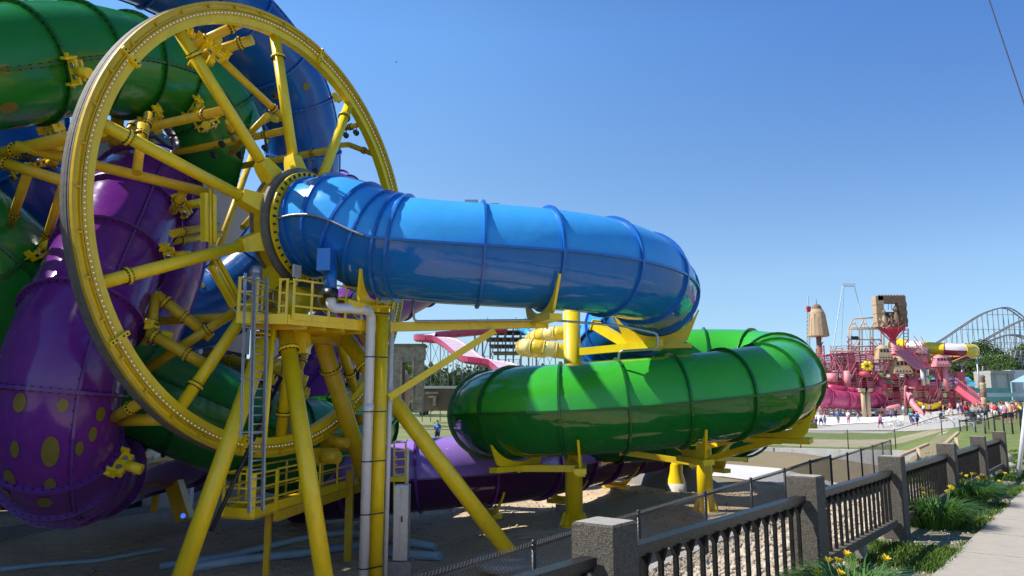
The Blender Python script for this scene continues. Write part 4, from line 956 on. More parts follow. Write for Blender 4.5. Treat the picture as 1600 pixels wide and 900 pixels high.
# ------------------------------------------------------------------ ruins, far slides and towers (left middle distance)
RUIN = mat('weathered ruin stone', (.17, .135, .10), .95, 0, .25, 1.6, 1.0, 3, bdist=.2, col2=(.42, .35, .27)); RUIND = mat('dark ruin stone', (.16, .13, .10), .95, 0, .25, 1.2, .8, 6)
STEELG = mat('galvanised tower steel', (.27, .27, .29), .5, .4, .1, 2)
ru = thing('ruin_facade', 'weathered stone mock ruin with a tall arched opening beyond the green field', 'facade', tuple(P(640, 645, 88)))
def ub(g, x0, y0, x1, y1, d, th_=1.2, mi=0):
    p, q = P(x0, y1, d), P(x1, y0, d); g.bx(p.x, d, p.z, q.x, d + th_, q.z, mi)
for (x0, y0, x1, y1, t_, m_) in ((560, 541, 662, 561, 2.4, RUIN), (562, 561, 628, 645, 2.2, RUIN), (645, 561, 660, 645, 2.2, RUIN), (628, 561, 645, 566, 2.2, RUIN), (558, 537, 664, 541, 2.8, RUIND), (624, 560, 628.5, 640, 2.8, RUIN), (643, 560, 647, 640, 2.8, RUIN)):
    g = M(); ub(g, x0, y0, x1, y1, 88 + (0 if t_ < 2.5 else -.2), t_); g.build('block', m_, ru)
g = M(); p = P(637, 566, 88.3); g.add([p + V((math.cos(a) * .75, dd_, math.sin(a) * .6 - .3)) for dd_ in (0, 1.5) for a in [k * math.pi / 10 for k in range(11)]] , [(k, k + 1, k + 12, k + 11) for k in range(10)]); g.build('arch', RUIN, ru)
g = M(); c = P(628, 612, 94); g.ball(c, 1.35, 16, 12, sc=(.9, .9, 2.0)); tag(g.build('dome', mat('pink stucco', (.55, .36, .27), .9), org=tuple(c)), 'pinkish rounded stucco form just behind the ruin opening', 'stucco dome')
rt = thing('stone_terrace', 'low dark stone terrace with a pale coping under the slide towers', 'terrace', tuple(P(700, 642, 100)))
g = M(); ub(g, 660, 607, 905, 642, 101, 3); g.build('wall', RUIND, rt); g = M(); ub(g, 658, 603, 906, 607, 100.5, 3.6); g.build('coping', CONCW, rt)
for (x0, y0, x1, y1) in ((664, 612, 684, 616), (668, 618, 682, 622), (676, 622, 681, 634)):
    g = M(); ub(g, x0, y0, x1, y1, 100, .8); g.build('ledge', RUIN, rt)
# steel towers
def tower(name, label, legs, y0, y1, d, cat='tower', depth=2.6, m=None, r=.06, group=None, seg=40):
    m = m or STEELG; th = thing(name, label, cat, tuple(P(legs[0], y1, d)), group)
    for dd in (0, depth)[:1]:
        for x in legs:
            b_, t_ = P(x, y1, d), P(x, y0, d); b_ = b_ + V((0, dd, 0)); t_ = t_ + V((0, dd, 0)); b_.z = gz(b_.x, b_.y) - .1; g = M(); g.beam(b_, t_, r * 2, r * 2, V((0, 1, 0))); g.build('leg', m, th)
        for x, x2 in zip(legs[:-1], legs[1:]):
            y = y0 + 2
            while y < y1 - 6:
                yy = min(y + seg, y1); g = M(); g.beam(P(x, y, d) + V((0, dd, 0)), P(x2, yy, d) + V((0, dd, 0)), r, r); g.build('brace', m, th)
                g = M(); g.beam(P(x2, y, d) + V((0, dd, 0)), P(x, yy, d) + V((0, dd, 0)), r, r); g.build('brace', m, th)
                g = M(); g.beam(P(x, y, d) + V((0, dd, 0)), P(x2, y, d) + V((0, dd, 0)), r, r); g.build('strut', m, th); y = yy
    return th
D_ = 108
for i, (lg, y0, y1, lab) in enumerate((((660, 673, 688, 700), 530, 642, 'leftmost grey steel tower under the pink slide bend'), ((708, 722, 736), 548, 640, 'grey steel tower under the first pink slide drop'), ((742, 757, 770), 555, 640, 'grey steel tower between the two pink slide drops'), ((780, 795, 812), 560, 640, 'grey steel tower under the second pink slide drop'), ((832, 850, 868), 545, 640, 'grey steel tower under the yellow tube slides'))):
    tower('slide_tower', lab, lg, y0, y1, D_ + (i % 2) * 3, group='steel towers under the distant slides')
sd_ = thing('start_platform', 'dark slatted start platform on steel legs at the top of the distant slides', 'platform', tuple(P(780, 560, 118)))
for k in range(4):
    g = M(); ub(g, 752 + k * 6, 516 + k * 11, 842 - k * 6, 517.5 + k * 11, 116, 7); g.build('deck', mat('dark deck', (.13, .12, .11), .9) if k == 0 else bpy.data.materials['dark deck'], sd_)
for x in range(742, 846, 12):
    g = M(); g.beam(P(x, 640, 117), P(x, 512, 117), .25, .25, V((0, 1, 0))); g.build('post', STEELG, sd_)
    g = M(); g.beam(P(x, 560, 116.5), P(x + 12, 520, 116.5), .15, .15, V((0, 1, 0))); g.build('brace', STEELG, sd_)
for x in (762, 806, 821):
    g = M(); g.beam(P(x, 516, 117), P(x, 496, 117), .1, .1, V((0, 1, 0))); g.build('mast', STEELG, sd_)
# the pink open slide
PINKS = gel('magenta slide', (.42, .03, .10), .3, .08); PINKI = mat('faded pink slide bed', (.66, .50, .56), .5, 0, .06, 1)
YSL = gel('yellow slide', (.80, .55, .03), .25, .08); WSL = gel('cream slide', (.86, .68, .22), .3, .05)
def flume(name, label, pts, d, w, h, mo, mi_, step=1.6):
    pth = Path([P(x, y, dd) for x, y, dd in pts], w); th = thing(name, label, 'water slide', tuple(P(pts[0][0], 640, d))); L = even(pth, step)
    for i in range(len(L) - 1):
        g = M(); n = 3; vs = []
        for q in range(n + 1):
            c, t, s1, u1 = pth.at(L[i] + (L[i + 1] - L[i] - .05) * q / n)
            for (sx, sz) in ((-1, h), (-1, -.45), (-.8, -.75), (.8, -.75), (1, -.45), (1, h), (.94, h), (.9, .02), (-.9, .02), (-.94, h)): vs.append(c + s1 * sx * w + ZZ * sz)
        for k in range(10):
            g.add([vs[q * 10 + kk] for q in range(n + 1) for kk in (k, (k + 1) % 10)], [(q * 2, q * 2 + 1, q * 2 + 3, q * 2 + 2) for q in range(n)], True, 1 if k in (6, 7, 8) else 0)
        g.build('trough', [mo, mi_], th)
    return th
flume('open_slide', 'faded pink open slide dropping in two waves in front of the steel towers', [(790, 512, 114), (745, 516, 113), (690, 521, 111), (668, 523, 110), (664, 527, 107.5), (690, 528, 106.5), (710, 538, 103), (735, 558, 97), (760, 563, 95.5), (785, 569, 94), (810, 588, 88), (835, 594, 86.5), (870, 595, 86)], 106, 1.55, .22, PINKS, PINKI)
def far_tube(name, label, pts, r, m1, m2, step=1.5, cat='water slide'):
    pth = Path([P(x, y, dd) for x, y, dd in pts], r); th = thing(name, label, cat, tuple(P(pts[0][0], 640, pts[0][2]))); L = even(pth, step)
    for i in range(len(L) - 1):
        g = M(); g.tube([pth.at(L[i] + (L[i + 1] - L[i]) * q / 3)[0] for q in range(4)], [r, r * .97, r * .97, r], 14, True); g.build('tube_section', (m1, m2)[i % 2] if m2 else m1, th)
        g = M(); c, t, _, _ = pth.at(L[i]); g.disc(c, t, r * 1.09, .1, 14); g.build('joint_ring', m1, th)
    return th
far_tube('tube_slide', 'distant yellow tube slide on the upper level left of the thick column', [(900, 520, 100), (868, 521, 100), (843, 524, 102), (830, 530, 106)], .95, WSL, YSL)
far_tube('tube_slide', 'distant yellow tube slide winding on the lower level left of the thick column', [(905, 552, 98), (880, 549, 98), (848, 544, 98), (822, 541, 99), (820, 545, 103), (850, 548, 106)], 1.05, WSL, YSL)
far_tube('tube_slide', 'short pale blue slide chute just above the distant yellow tubes', [(812, 512, 110), (826, 520, 108), (838, 535, 106)], .5, BLUE_U, None, 2)

# ------------------------------------------------------------------ trees
LEAF = mat('dark foliage', (.03, .065, .012), .7, 0, .4, 1.5, col2=(.075, .13, .03), trans=.25); LEAF2 = mat('fresh foliage', (.06, .11, .02), .7, 0, .4, 1.5, col2=(.12, .19, .045), trans=.25)
BARK = mat('bark', (.09, .07, .05), .9, 0, .2, 4, .6, 20)
def leaves(g, blobs, n, s, rr):
    for _ in range(n):
        c, r, sq = blobs[rr.randrange(len(blobs))]; v = V((rr.gauss(0, 1), rr.gauss(0, 1), rr.gauss(0, 1))).normalized() * (r * rr.uniform(.55, 1.08)); v.z *= sq
        p = c + v; a = V((rr.gauss(0, 1), rr.gauss(0, 1), rr.gauss(0, 1))).normalized(); b = a.cross(V((rr.gauss(0, 1), rr.gauss(0, 1), rr.gauss(0, 1)))).normalized(); k = s * rr.uniform(.6, 1.3)
        g.add([p - a * k, p + b * k * .6, p + a * k, p - b * k * .6], [(0, 1, 2, 3)])
def tree(label, px, ytop, ybot, d, wpx, m, seed, group='trees beyond the water park', n=2200):
    rr = random.Random(seed); base = P(px, ybot, d); base.z = min(base.z, gz(base.x, base.y) + 8); top = P(px, ytop, d); H = top.z - base.z; W = wpx * d / FPX / 2
    th = thing('tree', label, 'tree', tuple(base), group); g = M(); g.tube([base - ZZ, base + ZZ * H * .3 + V((.1, 0, 0)), base + ZZ * H * .7], [H * .03, H * .022, H * .008], 7)
    for k in range(5):
        a = rr.uniform(0, 6.28); g.tube([base + ZZ * H * .3, base + ZZ * H * .5 + V((math.cos(a), math.sin(a), 0)) * W * .5, base + ZZ * H * .7 + V((math.cos(a), math.sin(a), 0)) * W * .75], [H * .012, H * .008, H * .003], 5)
    g.build('trunk', BARK, th); blobs = []
    for k in range(15):
        a = rr.uniform(0, 6.28); z = rr.uniform(.28, .88); rx = W * .7 * math.sin(min(1, (1.1 - z) * 1.5) * 1.57) * rr.uniform(.3, 1)
        blobs.append((base + V((math.cos(a) * rx, math.sin(a) * rx, H * z)), min(W, H * .4) * rr.uniform(.3, .5), rr.uniform(.6, .85)))
    g = M(); leaves(g, blobs, n, min(W, H) * .055, rr); g.build('crown', m, th)
TR = [(1285, 572, 612, 185, 40, 0), (1325, 548, 600, 200, 46, 0), (1430, 545, 600, 210, 40, 0), (1470, 560, 604, 200, 50, 0), (1500, 535, 604, 195, 44, 0), (1512, 528, 590, 215, 16, 0), (1528, 548, 606, 185, 50, 1), (1548, 528, 600, 210, 64, 0), (1560, 545, 606, 190, 50, 1), (1580, 550, 606, 180, 54, 1), (1592, 535, 600, 205, 50, 0), (1612, 538, 606, 190, 56, 1), (1640, 530, 606, 200, 70, 0), (1455, 575, 604, 180, 44, 0), (1570, 552, 608, 172, 66, 1), (1600, 546, 608, 174, 60, 0), (1585, 562, 608, 165, 44, 1)]
TL = ['round dark tree peeping out behind the big green tube', 'rounded tree crown just left of the timber roof frame', 'dark tree behind the stone idol gate', 'dark bushy tree under the striped tube slide', 'broad dark tree at the end of the striped tube slide', 'narrow tall tree top standing above the others below the coaster', 'light green bushy tree right of the lamp post', 'largest dark tree crown under the coaster hill', 'light green tree beside the coaster supports', 'light green tree above the white pavilion', 'dark tree above the white pavilion roof', 'light green tree at the right edge of the picture', 'dark tree partly outside the right edge of the picture', 'small dark tree behind the blue canopies', 'wide light green tree in front of the darker ones, left of the timber trestle', 'dark tree behind the timber trestle at the right edge', 'small light green tree directly above the stone pavilion']
for i, t in enumerate(TR): tree(TL[i], t[0], t[1], t[2], t[3], t[4], LEAF2 if t[5] else LEAF, 40 + i)
def woods(label, x0, x1, ytop, ybot, d, seed, n=9000, m=LEAF):
    rr = random.Random(seed); g = M(); blobs = []; x = x0
    while x < x1:
        h = rr.uniform(.65, 1.0) ; t = P(x, ybot + (ytop - ybot) * h, d + rr.uniform(-8, 25)); b_ = P(x, ybot, d); r = (t.z - b_.z) * rr.uniform(.35, .5); blobs.append((V((t.x, t.y, t.z - r * .8)), r, .85)); blobs.append((V((t.x, t.y, t.z - r * 2)), r * 1.1, .8)); x += rr.uniform(4, 11)
    leaves(g, blobs, n, .8, rr); p = P(x0, ybot, d); return tag(g.build('woods', m, org=tuple(p)), label, 'woods', kind='stuff')
woods('dense far woods forming a low green line beyond the field', 560, 1010, 568, 640, 235, 3, 34000)
woods('green hillside woods beyond the play structure', 1230, 1500, 585, 612, 235, 4, 12000)
woods('green woods along the slope at the right below the coaster', 1490, 1700, 556, 606, 225, 5, 22000)
woods('leafy bushes at the foot of the stone ruin', 632, 662, 562, 630, 130, 6, 1200, LEAF2)
woods('small shrub at the corner of the dark terrace', 694, 706, 612, 634, 99, 9, 300, LEAF2)

# ------------------------------------------------------------------ wooden coaster
CW = mat('hazy weathered timber', (.34, .31, .31), .85, 0, .15, 1)  # weathered grey timber, base colour lightened to imitate distance haze
def coaster(label, track, d, ybase, step=8.0):
    th = thing('roller_coaster', label, 'roller coaster', tuple(P(track[0][0], ybase, d))); pts = [P(x, y, d) for x, y in track]; pp, _ = catmull(pts, 10)
    n = len(pp)
    for off in (-.9, .9):
        g = M()
        for i in range(n - 1): g.beam(pp[i] + V((0, off, 0)), pp[i + 1] + V((0, off, 0)), .35, .36)
        g.build('track', CW, th)
    xs = []; x = track[0][0] + 2
    while x < track[-1][0]:
        i = min(range(n), key=lambda k: abs(proj(pp[k])[0] - x)); xs.append((x, pp[i])); x += step
    prev = None
    for (x, p) in xs:
        b_ = V((p.x, p.y, P(x, ybase, d).z))
        for off in (-1.2, 1.2):
            g = M(); g.beam(b_ + V((0, off * 1.8, 0)), p + V((0, off, 0)), .14, .14, V((0, 1, 0))); g.build('bent', CW, th)
        if prev:
            g = M(); z = prev[0].z + 3
            while z < min(p.z, prev[1].z): g.beam(V((prev[0].x, d - 1.5, z)), V((b_.x, d - 1.5, z)), .13, .13); z += 5.0
            g.build('ledger', CW, th)
        prev = (b_, p)
    return th
coaster('long grey wooden coaster hill rising above the trees at upper right', [(1440, 548), (1470, 532), (1500, 512), (1530, 493), (1552, 484), (1568, 481), (1582, 485), (1598, 497), (1615, 512), (1640, 530)], 255, 575)
coaster('second lower coaster track climbing to the right edge above the trees', [(1535, 533), (1560, 519), (1580, 508), (1600, 499), (1630, 486)], 240, 575, 10)
coaster('low curved coaster dip half hidden by trees at the right edge', [(1540, 536), (1556, 529), (1572, 524), (1588, 524), (1604, 529), (1625, 540)], 232, 560, 10)
for i, (x0, x1, y0, y1, lab) in enumerate(((1580, 1612, 548, 578, 'dense grey timber trestle standing above the white pavilion at the right edge'), (1524, 1548, 572, 602, 'grey timber trestle beside the lamp post in front of the trees'))):
    th = thing('timber_trestle', lab, 'trestle', tuple(P(x0, y1, 172)))
    for k in range(5):
        x = x0 + (x1 - x0) * k / 4
        g = M(); g.beam(P(x, y1, 172), P(x, y0 + 6 * abs(k - 2) * i, 172), .3, .3, V((0, 1, 0))); g.build('post', CW, th)
        y = y0 + 6 * i * 2 + k % 2; g = M(); g.beam(P(x0, y0 + 8 * i + k * 5.5, 171.6), P(x1, y0 + 8 * i + k * 5.5, 171.6), .2, .25); g.build('ledger', CW, th)
        if k < 4: g = M(); g.beam(P(x, y1, 171.4), P(x + (x1 - x0) / 4, y0 + 10 * i, 171.4), .2, .2); g.build('brace', CW, th)
# slingshot mast ride and lattice mast
WT = mat('white mast paint', (.80, .83, .86), .5); 
sl = thing('slingshot_ride', 'very tall thin white mast ride standing far away like a faint arch', 'ride', tuple(P(1300, 600, 300)))
for (p, q, r) in (((1293, 600), (1317, 447), .13), ((1317, 447), (1335, 447), .25), ((1335, 447), (1372, 600), .13), ((1312, 600), (1319, 449), .06)):
    g = M(); g.beam(P(*p, 300), P(*q, 300), r * 2, r * 2, V((0, 1, 0))); g.build('mast', WT, sl)
g = M(); g.beam(P(1315, 444, 300), P(1337, 444, 300), .3, .3); g.build('cross_member', WT, sl)
lm = thing('lattice_mast', 'slim red and white lattice mast behind the green tube bend', 'mast', tuple(P(1263, 600, 160)))
RED = mat('signal red', (.50, .05, .06), .5)
for x in (1260.5, 1265.5):
    g = M(); g.beam(P(x, 600, 160), P(x, 484, 160), .12, .12, V((0, 1, 0))); g.build('chord', CONCW, lm)
for k in range(18):
    y = 596 - k * 6.2; g = M(); g.beam(P(1260.5, y, 160), P(1265.5, y - 6, 160), .1, .1); g.beam(P(1260.5, y, 160), P(1265.5, y, 160), .1, .1); g.build('lattice', CONCW, lm)
g = M(); g.beam(P(1263, 487, 160), P(1263, 479, 160), .8, .8, V((0, 1, 0))); g.build('red_cap', RED, lm); g = M(); g.beam(P(1263, 480, 160), P(1263, 462, 160), .14, .14, V((0, 1, 0))); g.build('antenna', CONCW, lm)

# ------------------------------------------------------------------ the pink play structure
PINK = mat('pink painted steel', (.58, .10, .15), .5, 0, .15, 1.2); PINKL = mat('light pink painted steel', (.70, .26, .28), .5, 0, .1, 1.2); PINKD = mat('crimson panels', (.45, .06, .10), .55, 0, .2, 1)
TANS = mat('carved tan stone', (.46, .33, .20), .9, 0, .2, 3, .7, 12); TAND = mat('carved brown stone', (.22, .14, .09), .9, 0, .25, 3, .7, 12); TIMB = mat('tan timber poles', (.48, .35, .22), .85, 0, .15, 3)
DW = 128
def pw(x, y, dd=0): return P(x, y, DW + dd)
pl = thing('play_structure', 'sprawling pink steel climbing structure of posts, decks and stairs beside the pool', 'play structure', tuple(pw(1400, 648)))
rr = random.Random(21)
cols = {}
XS = [1284 + 9.6 * k for k in range(25)]
for zi, dd in enumerate((-5, 1, 7)):
    for k, x in enumerate(XS):
        yt = 560 + rr.uniform(-14, 18) + (20 if x > 1470 else 0) + (-8 if 1385 < x < 1425 else 0) - zi * 4
        if x > 1480: yt = 590 + rr.uniform(-4, 12)
        b_ = pw(x + rr.uniform(-2, 2), 655, dd); b_.z = gz(b_.x, b_.y); t_ = pw(x, yt, dd); t_.x = b_.x; g = M(); g.beam(b_, t_, .17, .17, V((0, 1, 0))); g.build('post', PINKL if rr.random() < .45 else PINK, pl); cols[zi, k] = (b_.x, yt)
LV = [552, 566, 580, 594, 608, 622, 636]
for zi, dd in enumerate((-5, 1)):
    for k in range(len(XS) - 1):
        for y in LV:
            x0, x1 = cols[zi, k][0], cols[zi, k + 1][0]; z = pw(XS[k], y + rr.uniform(-1.5, 1.5), dd).z; 
            if y < min(cols[zi, k][1], cols[zi, k + 1][1]) - 2: continue
            u = rr.random()
            if u < .62:
                g = M(); g.bx(x0, DW + dd, z - .12, x1, DW + dd + 6, z); g.build('deck', PINKD if rr.random() < .5 else PINK, pl)
            if u < .8:
                g = M()
                for hz_ in (1.1, .75, .4): g.beam(V((x0, DW + dd - .1, z + hz_)), V((x1, DW + dd - .1, z + hz_)), .07, .09)
                if rr.random() < .5:
                    for q in range(7): xx = x0 + (x1 - x0) * q / 7; g.beam(V((xx, DW + dd - .1, z)), V((xx, DW + dd - .1, z + 1.1)), .05, .05, V((0, 1, 0)))
                g.build('guard_rail', PINKL if rr.random() < .5 else PINK, pl)
            elif u < .93:
                g = M(); g.bx(x0 + .1, DW + dd + .1, z, x1 - .1, DW + dd + .2, z + 1.5); g.build('net_panel', PINKD if rr.random() < .6 else PINK, pl)
            if rr.random() < .28:
                g = M(); a, b = V((x0, DW + dd - .2, z)), V((x1, DW + dd - .2, z + 1.9)); 
                if rr.random() < .5: a.z, b.z = b.z, a.z
                g.beam(a, b, .14, .18); g.beam(a + V((0, 0, .9)), b + V((0, 0, .9)), .08, .08); g.build('stair_rail', PINKL, pl)
# drums, tubes and small colour accents
for (x, y, r, h, m) in ((1324, 592, .5, 2.6, PINKL), (1372, 610, .7, 1.4, PINK), (1352, 585, .9, .9, PINKD), (1378, 600, .7, 2.2, PINKD), (1300, 590, .8, 1.4, PINKL), (1425, 600, .8, 1.8, PINK), (1442, 590, .32, 2.6, CONCW), (1449, 589, .3, 2.4, CONCW), (1478, 592, .4, 4, PINKL)):
    g = M(); c = pw(x, y, -5.6); g.pipe(c - ZZ * h / 2, c + ZZ * h / 2, r, 14); g.build('drum', m, pl)
g = M(); c = pw(1355, 572, -6.2)
for k in range(7): a = k * .9; g.ball(c + V((math.cos(a) * .65, 0, math.sin(a) * .5)), .36, 8, 5)
g.build('spinner', YEL, pl)
g = M(); c = pw(1377, 584, -6.3); g.lathe(c - ZZ * .5, [(.05, 0), (.55, .5), (.5, .55), (.02, .56)], 8); g.build('tipping_bucket', GREEN_U, pl)
g = M(); c = pw(1453, 588, -6.3); g.lathe(c - ZZ * .5, [(.05, 0), (.5, .5), (.45, .55), (.02, .56)], 8); g.build('tipping_bucket', GREEN_U, pl)
# stairs at the right, curved pink slide in front
for s in range(2):
    g = M(); a, b = pw(1495, 606 + s * 3, -8 + s * 3), pw(1541, 640 + s * 2, -12 + s * 3); g.beam(a, b, .12, .9)
    for q in range(16): c = a.lerp(b, q / 15); g.beam(c - ZZ * .2, c + ZZ * 1.5, .07, .07, V((0, 1, 0)))
    g.beam(a + ZZ * 1.5, b + ZZ * 1.5, .1, .12); g.build('stair_flight', PINK, pl)
for q in range(15):
    c = pw(1495, 608, -6.5).lerp(pw(1541, 642, -10.5), q / 14); g = M(); g.box(c, V((.22, 0, 0)), V((0, 1.4, 0)), ZZ * .05); g.build('step', PINKD, pl)
g = M(); g.add([pw(1398, 549, -8), pw(1424, 546, -4), pw(1457, 572, -4), pw(1432, 577, -8)] + [pw(1398, 550.5, -8), pw(1424, 547.5, -4), pw(1457, 573.5, -4), pw(1432, 578.5, -8)], [(0, 1, 2, 3), (7, 6, 5, 4), (0, 4, 5, 1), (1, 5, 6, 2), (2, 6, 7, 3), (3, 7, 4, 0)])
for q in range(14):
    t = q / 13; a = pw(1398, 549, -8).lerp(pw(1432, 577, -8), t); b = pw(1424, 546, -4).lerp(pw(1457, 572, -4), t); g.beam(a + ZZ * .04, b + ZZ * .04, .06, .1)
g.build('ribbed_roof', mat('mauve roof', (.50, .17, .24), .5), pl)
g = M(); q = [pw(x, y, dd) for x, y, dd in ((1420, 612, -6), (1425, 630, -7), (1438, 645, -9), (1460, 651, -10), (1485, 652, -10))]; g.tube(q, .5, 12); g.build('pink_chute', PINKL, pl)
g = M(); q = [pw(x, y, -7) for x, y in ((1372, 648), (1390, 640), (1402, 636), (1410, 648))]; g.tube(q, .6, 10); g.build('pink_chute', PINKL, pl)
g = M(); q = [pw(x, y, -7) for x, y in ((1414, 648), (1414, 604), (1417, 604))]; g.tube(arcpts([V(v) for v in q], .4), .16, 8); q = [pw(x, y, -7) for x, y in ((1420, 606), (1429, 606), (1429, 612))]; g.tube(q, .14, 8); g.build('water_spout', PINKL, pl)
# purple tubes of the play structure
far_tube('tube_slide', 'pink closed tube running along the play structure behind the green bend', [(1262, 599, 122), (1282, 603, 122), (1310, 608, 121), (1345, 613, 121), (1368, 617, 123)], .62, PINKS, PINKS, 3)
DW2 = gel('mauve tube', (.40, .05, .13), .25, .08)
far_tube('tube_slide', 'fat mauve tube slide lying low at the foot of the play structure', [(1272, 628, 120), (1286, 620, 120), (1300, 622, 120), (1325, 626, 120), (1352, 627, 121), (1372, 626, 124)], 1.45, DW2, DW2, 3)
for i, x in enumerate((1350, 1357.5)):
    th = thing('stone_column', ('left' if i == 0 else 'right') + ' one of two pinkish fluted columns in front of the mauve tube', 'column', tuple(pw(x, 640, -10)))
    b_ = pw(x, 641, -10); b_.z = gz(b_.x, b_.y); t_ = pw(x, 612, -10); t_.x = b_.x; g = M(); g.pipe(b_, t_, .33, 12); g.build('shaft', TANS, th)
    g = M(); g.box(t_ + ZZ * .15, V((.5, 0, 0)), V((0, .5, 0)), ZZ * .18); g.box(t_ + ZZ * .4, V((.62, 0, 0)), V((0, .6, 0)), ZZ * .1); g.build('capital', TANS, th)
# tan pyramid-like tower
th = thing('temple_spire', 'carved tan stone spire on a short post at the left end of the play structure', 'spire', tuple(pw(1279, 600)))
b_ = pw(1279, 526); g = M(); prof = [(1.65, 0), (1.72, .15), (1.55, 1.5), (1.38, 3.0), (1.18, 4.2), (.95, 4.6), (.9, 4.75)]
g.lathe(b_, prof, 16, smooth=False); g.add([b_ + V((math.cos(a) * .9, math.sin(a) * .9, 4.75)) for a in [2 * math.pi * (k + .5) / 16 for k in range(16)]], [tuple(range(16))]); g.add([b_ + V((math.cos(a) * 1.65, math.sin(a) * 1.65, 0)) for a in [2 * math.pi * (k + .5) / 16 for k in range(16)]], [tuple(range(16))[::-1]]); g.build('body', TANS, th)
for k in range(16):
    a = 2 * math.pi * k / 16
    for (r0, r1, z0, z1, w_) in ((1.62, 1.3, .1, 3.9, .14), ):
        e = V((math.cos(a), math.sin(a), 0)); g = M(); g.beam(b_ + e * (r0 + .06) + ZZ * z0, b_ + e * (r1 - .02) + ZZ * (z1 - .6 * (k % 2)), w_ * 1.6, .16, e); g.build('rib', TANS, th)
g = M(); g.lathe(b_ + ZZ * 4.7, [(.75, 0), (.8, .3), (.55, .75), (.15, .95), (.02, 1.0)], 12); g.pipe(b_ + ZZ * 5.6, b_ + ZZ * 6.5, .05, 6); g.build('finial', TAND, th)
g = M(); c = pw(1279, 600); c.z = gz(c.x, c.y); g.pipe(V((b_.x, b_.y, c.z)), b_, .42, 10); g.build('post', TAND, th)
# timber roof frame
th = thing('timber_gable', 'open gabled frame of tan timber poles standing on top of the play structure', 'timber frame', tuple(pw(1350, 560)))
def pole(x0, y0, x1, y1, d0=0, d1=0, r=.11, nm='pole', m=None):
    g = M(); g.pipe(pw(x0, y0, d0), pw(x1, y1, d1), r, 7); g.build(nm, m or TIMB, th)
for x in (1326, 1343, 1360, 1377): pole(x, 514, x, 556); pole(x + 4, 512, x + 4, 552, 4, 4); 
for x in (1326, 1343, 1360):
    pole(x, 514, x + 7, 498, 0, 2, nm='rafter'); pole(x + 7, 498, x + 14, 515, 2, 0, nm='rafter'); pole(x + 3.5, 506, x + 11, 506, 0, 0, .08, 'collar_tie')
pole(1333, 498, 1370, 496, 2, 2, nm='ridge'); pole(1326, 514, 1378, 514, nm='eave'); pole(1330, 512, 1378, 512, 4, 4, nm='eave'); pole(1326, 541, 1378, 541, -1, -1, .14, 'floor_beam'); pole(1300, 549, 1392, 549, -3, -3, .12, 'floor_beam'); pole(1326, 530, 1378, 531, nm='rail')
g = M(); a = pw(1335, 531); g.bx(a.x - .6, DW - .3, a.z, a.x + .6, DW, a.z + .6); g.build('dark_board', BLACK, th)
# idol gate tower
th = thing('idol_gate', 'brown carved square gate holding stone idol figures high on a pink funnel column', 'sculpture', tuple(pw(1394, 600)))
for (x0, y0, x1, y1, m) in ((1370, 463, 1412, 474, TAND), (1369, 463, 1377, 511, TANS), (1405, 473, 1413, 511, TAND)):
    g = M(); p, q = pw(x0, y1), pw(x1, y0); 
    n = max(1, int((q.z - p.z) / .7)) if (q.z - p.z) > 2 else 1
    for k in range(n): 
        zz0 = p.z + (q.z - p.z) * k / n; e = .06 * (k % 2); g.bx(p.x - e, DW - .6 - e, zz0, q.x + e, DW + .8, zz0 + (q.z - p.z) / n - .03)
    if n == 1:
        for k in range(9): xx = p.x + (q.x - p.x) * (k + .5) / 9; g.ball(V((xx, DW - .3, q.z)), .27, 8, 5)
    g.build('gate_block', m, th)
for (x, y, s, m) in ((1381, 500, 1.0, TANS), (1392, 503, .9, TAND), (1400, 498, 1.15, TAND)):
    c = pw(x, y, -.4); g = M(); g.tube([c - ZZ * 1.2 * s, c - ZZ * .5 * s, c + ZZ * .3 * s, c + ZZ * .8 * s, c + ZZ * 1.0 * s], [.55 * s, .62 * s, .5 * s, .3 * s, .22 * s], 12); g.ball(c + ZZ * 1.4 * s, .38 * s, 12, 8); g.ball(c + ZZ * 1.75 * s, .2 * s, 8, 5)
    for sg in (-1, 1): g.tube([c + V((sg * .45 * s, 0, .6 * s)), c + V((sg * .85 * s, -.2, .1 * s)), c + V((sg * .5 * s, -.5, -.3 * s))], [.17 * s, .14 * s, .1 * s], 8); g.tube([c + V((sg * .3 * s, -.1, -.8 * s)), c + V((sg * .75 * s, -.5, -1.1 * s)), c + V((sg * .2 * s, -.6, -1.3 * s))], [.25 * s, .2 * s, .13 * s], 8)
    g.build('idol', m, th)
g = M(); c = pw(1394, 492, .4); g.bx(c.x - 1.3, DW + .2, c.z - .9, c.x + 1.4, DW + .5, c.z + .5); g.build('back_slab', TAND, th)
for x in (1388, 1393): g = M(); g.beam(pw(x, 474), pw(x, 484), .06, .06, V((0, 1, 0))); g.build('hanger', BLACK, th)
b_ = pw(1394, 513); g = M(); g.lathe(b_ - ZZ * 2.2, [(.5, 0), (.55, .5), (1.1, 1.3), (2.0, 2.0), (2.05, 2.2), (.01, 2.2)], 14, smooth=False); g.build('funnel', PINKD, th)
g = M(); g.pipe(V((b_.x, b_.y, .2)), b_ - ZZ * 2, .5, 14); g.build('column', PINKL, th)
for k in range(8):
    a = k * math.pi / 4; e = V((math.cos(a), math.sin(a), 0)); g = M(); g.beam(b_ - ZZ * 2.1 + e * .5, b_ - ZZ * .1 + e * 2.3, .1, .1); g.beam(b_ + e * 2.2, b_ + e * 2.2 + ZZ * .9, .06, .06, V((0, 1, 0))); g.build('strut', PINK, th)
for x in (1412, 1419): g = M(); g.beam(pw(x, 513), pw(x, 545), .12, .12, V((0, 1, 0))); g.build('ladder_rail', TAND, th)
for k in range(6): g = M(); g.beam(pw(1412, 516 + k * 5), pw(1419, 516 + k * 5), .1, .1); g.build('rung', TAND, th)
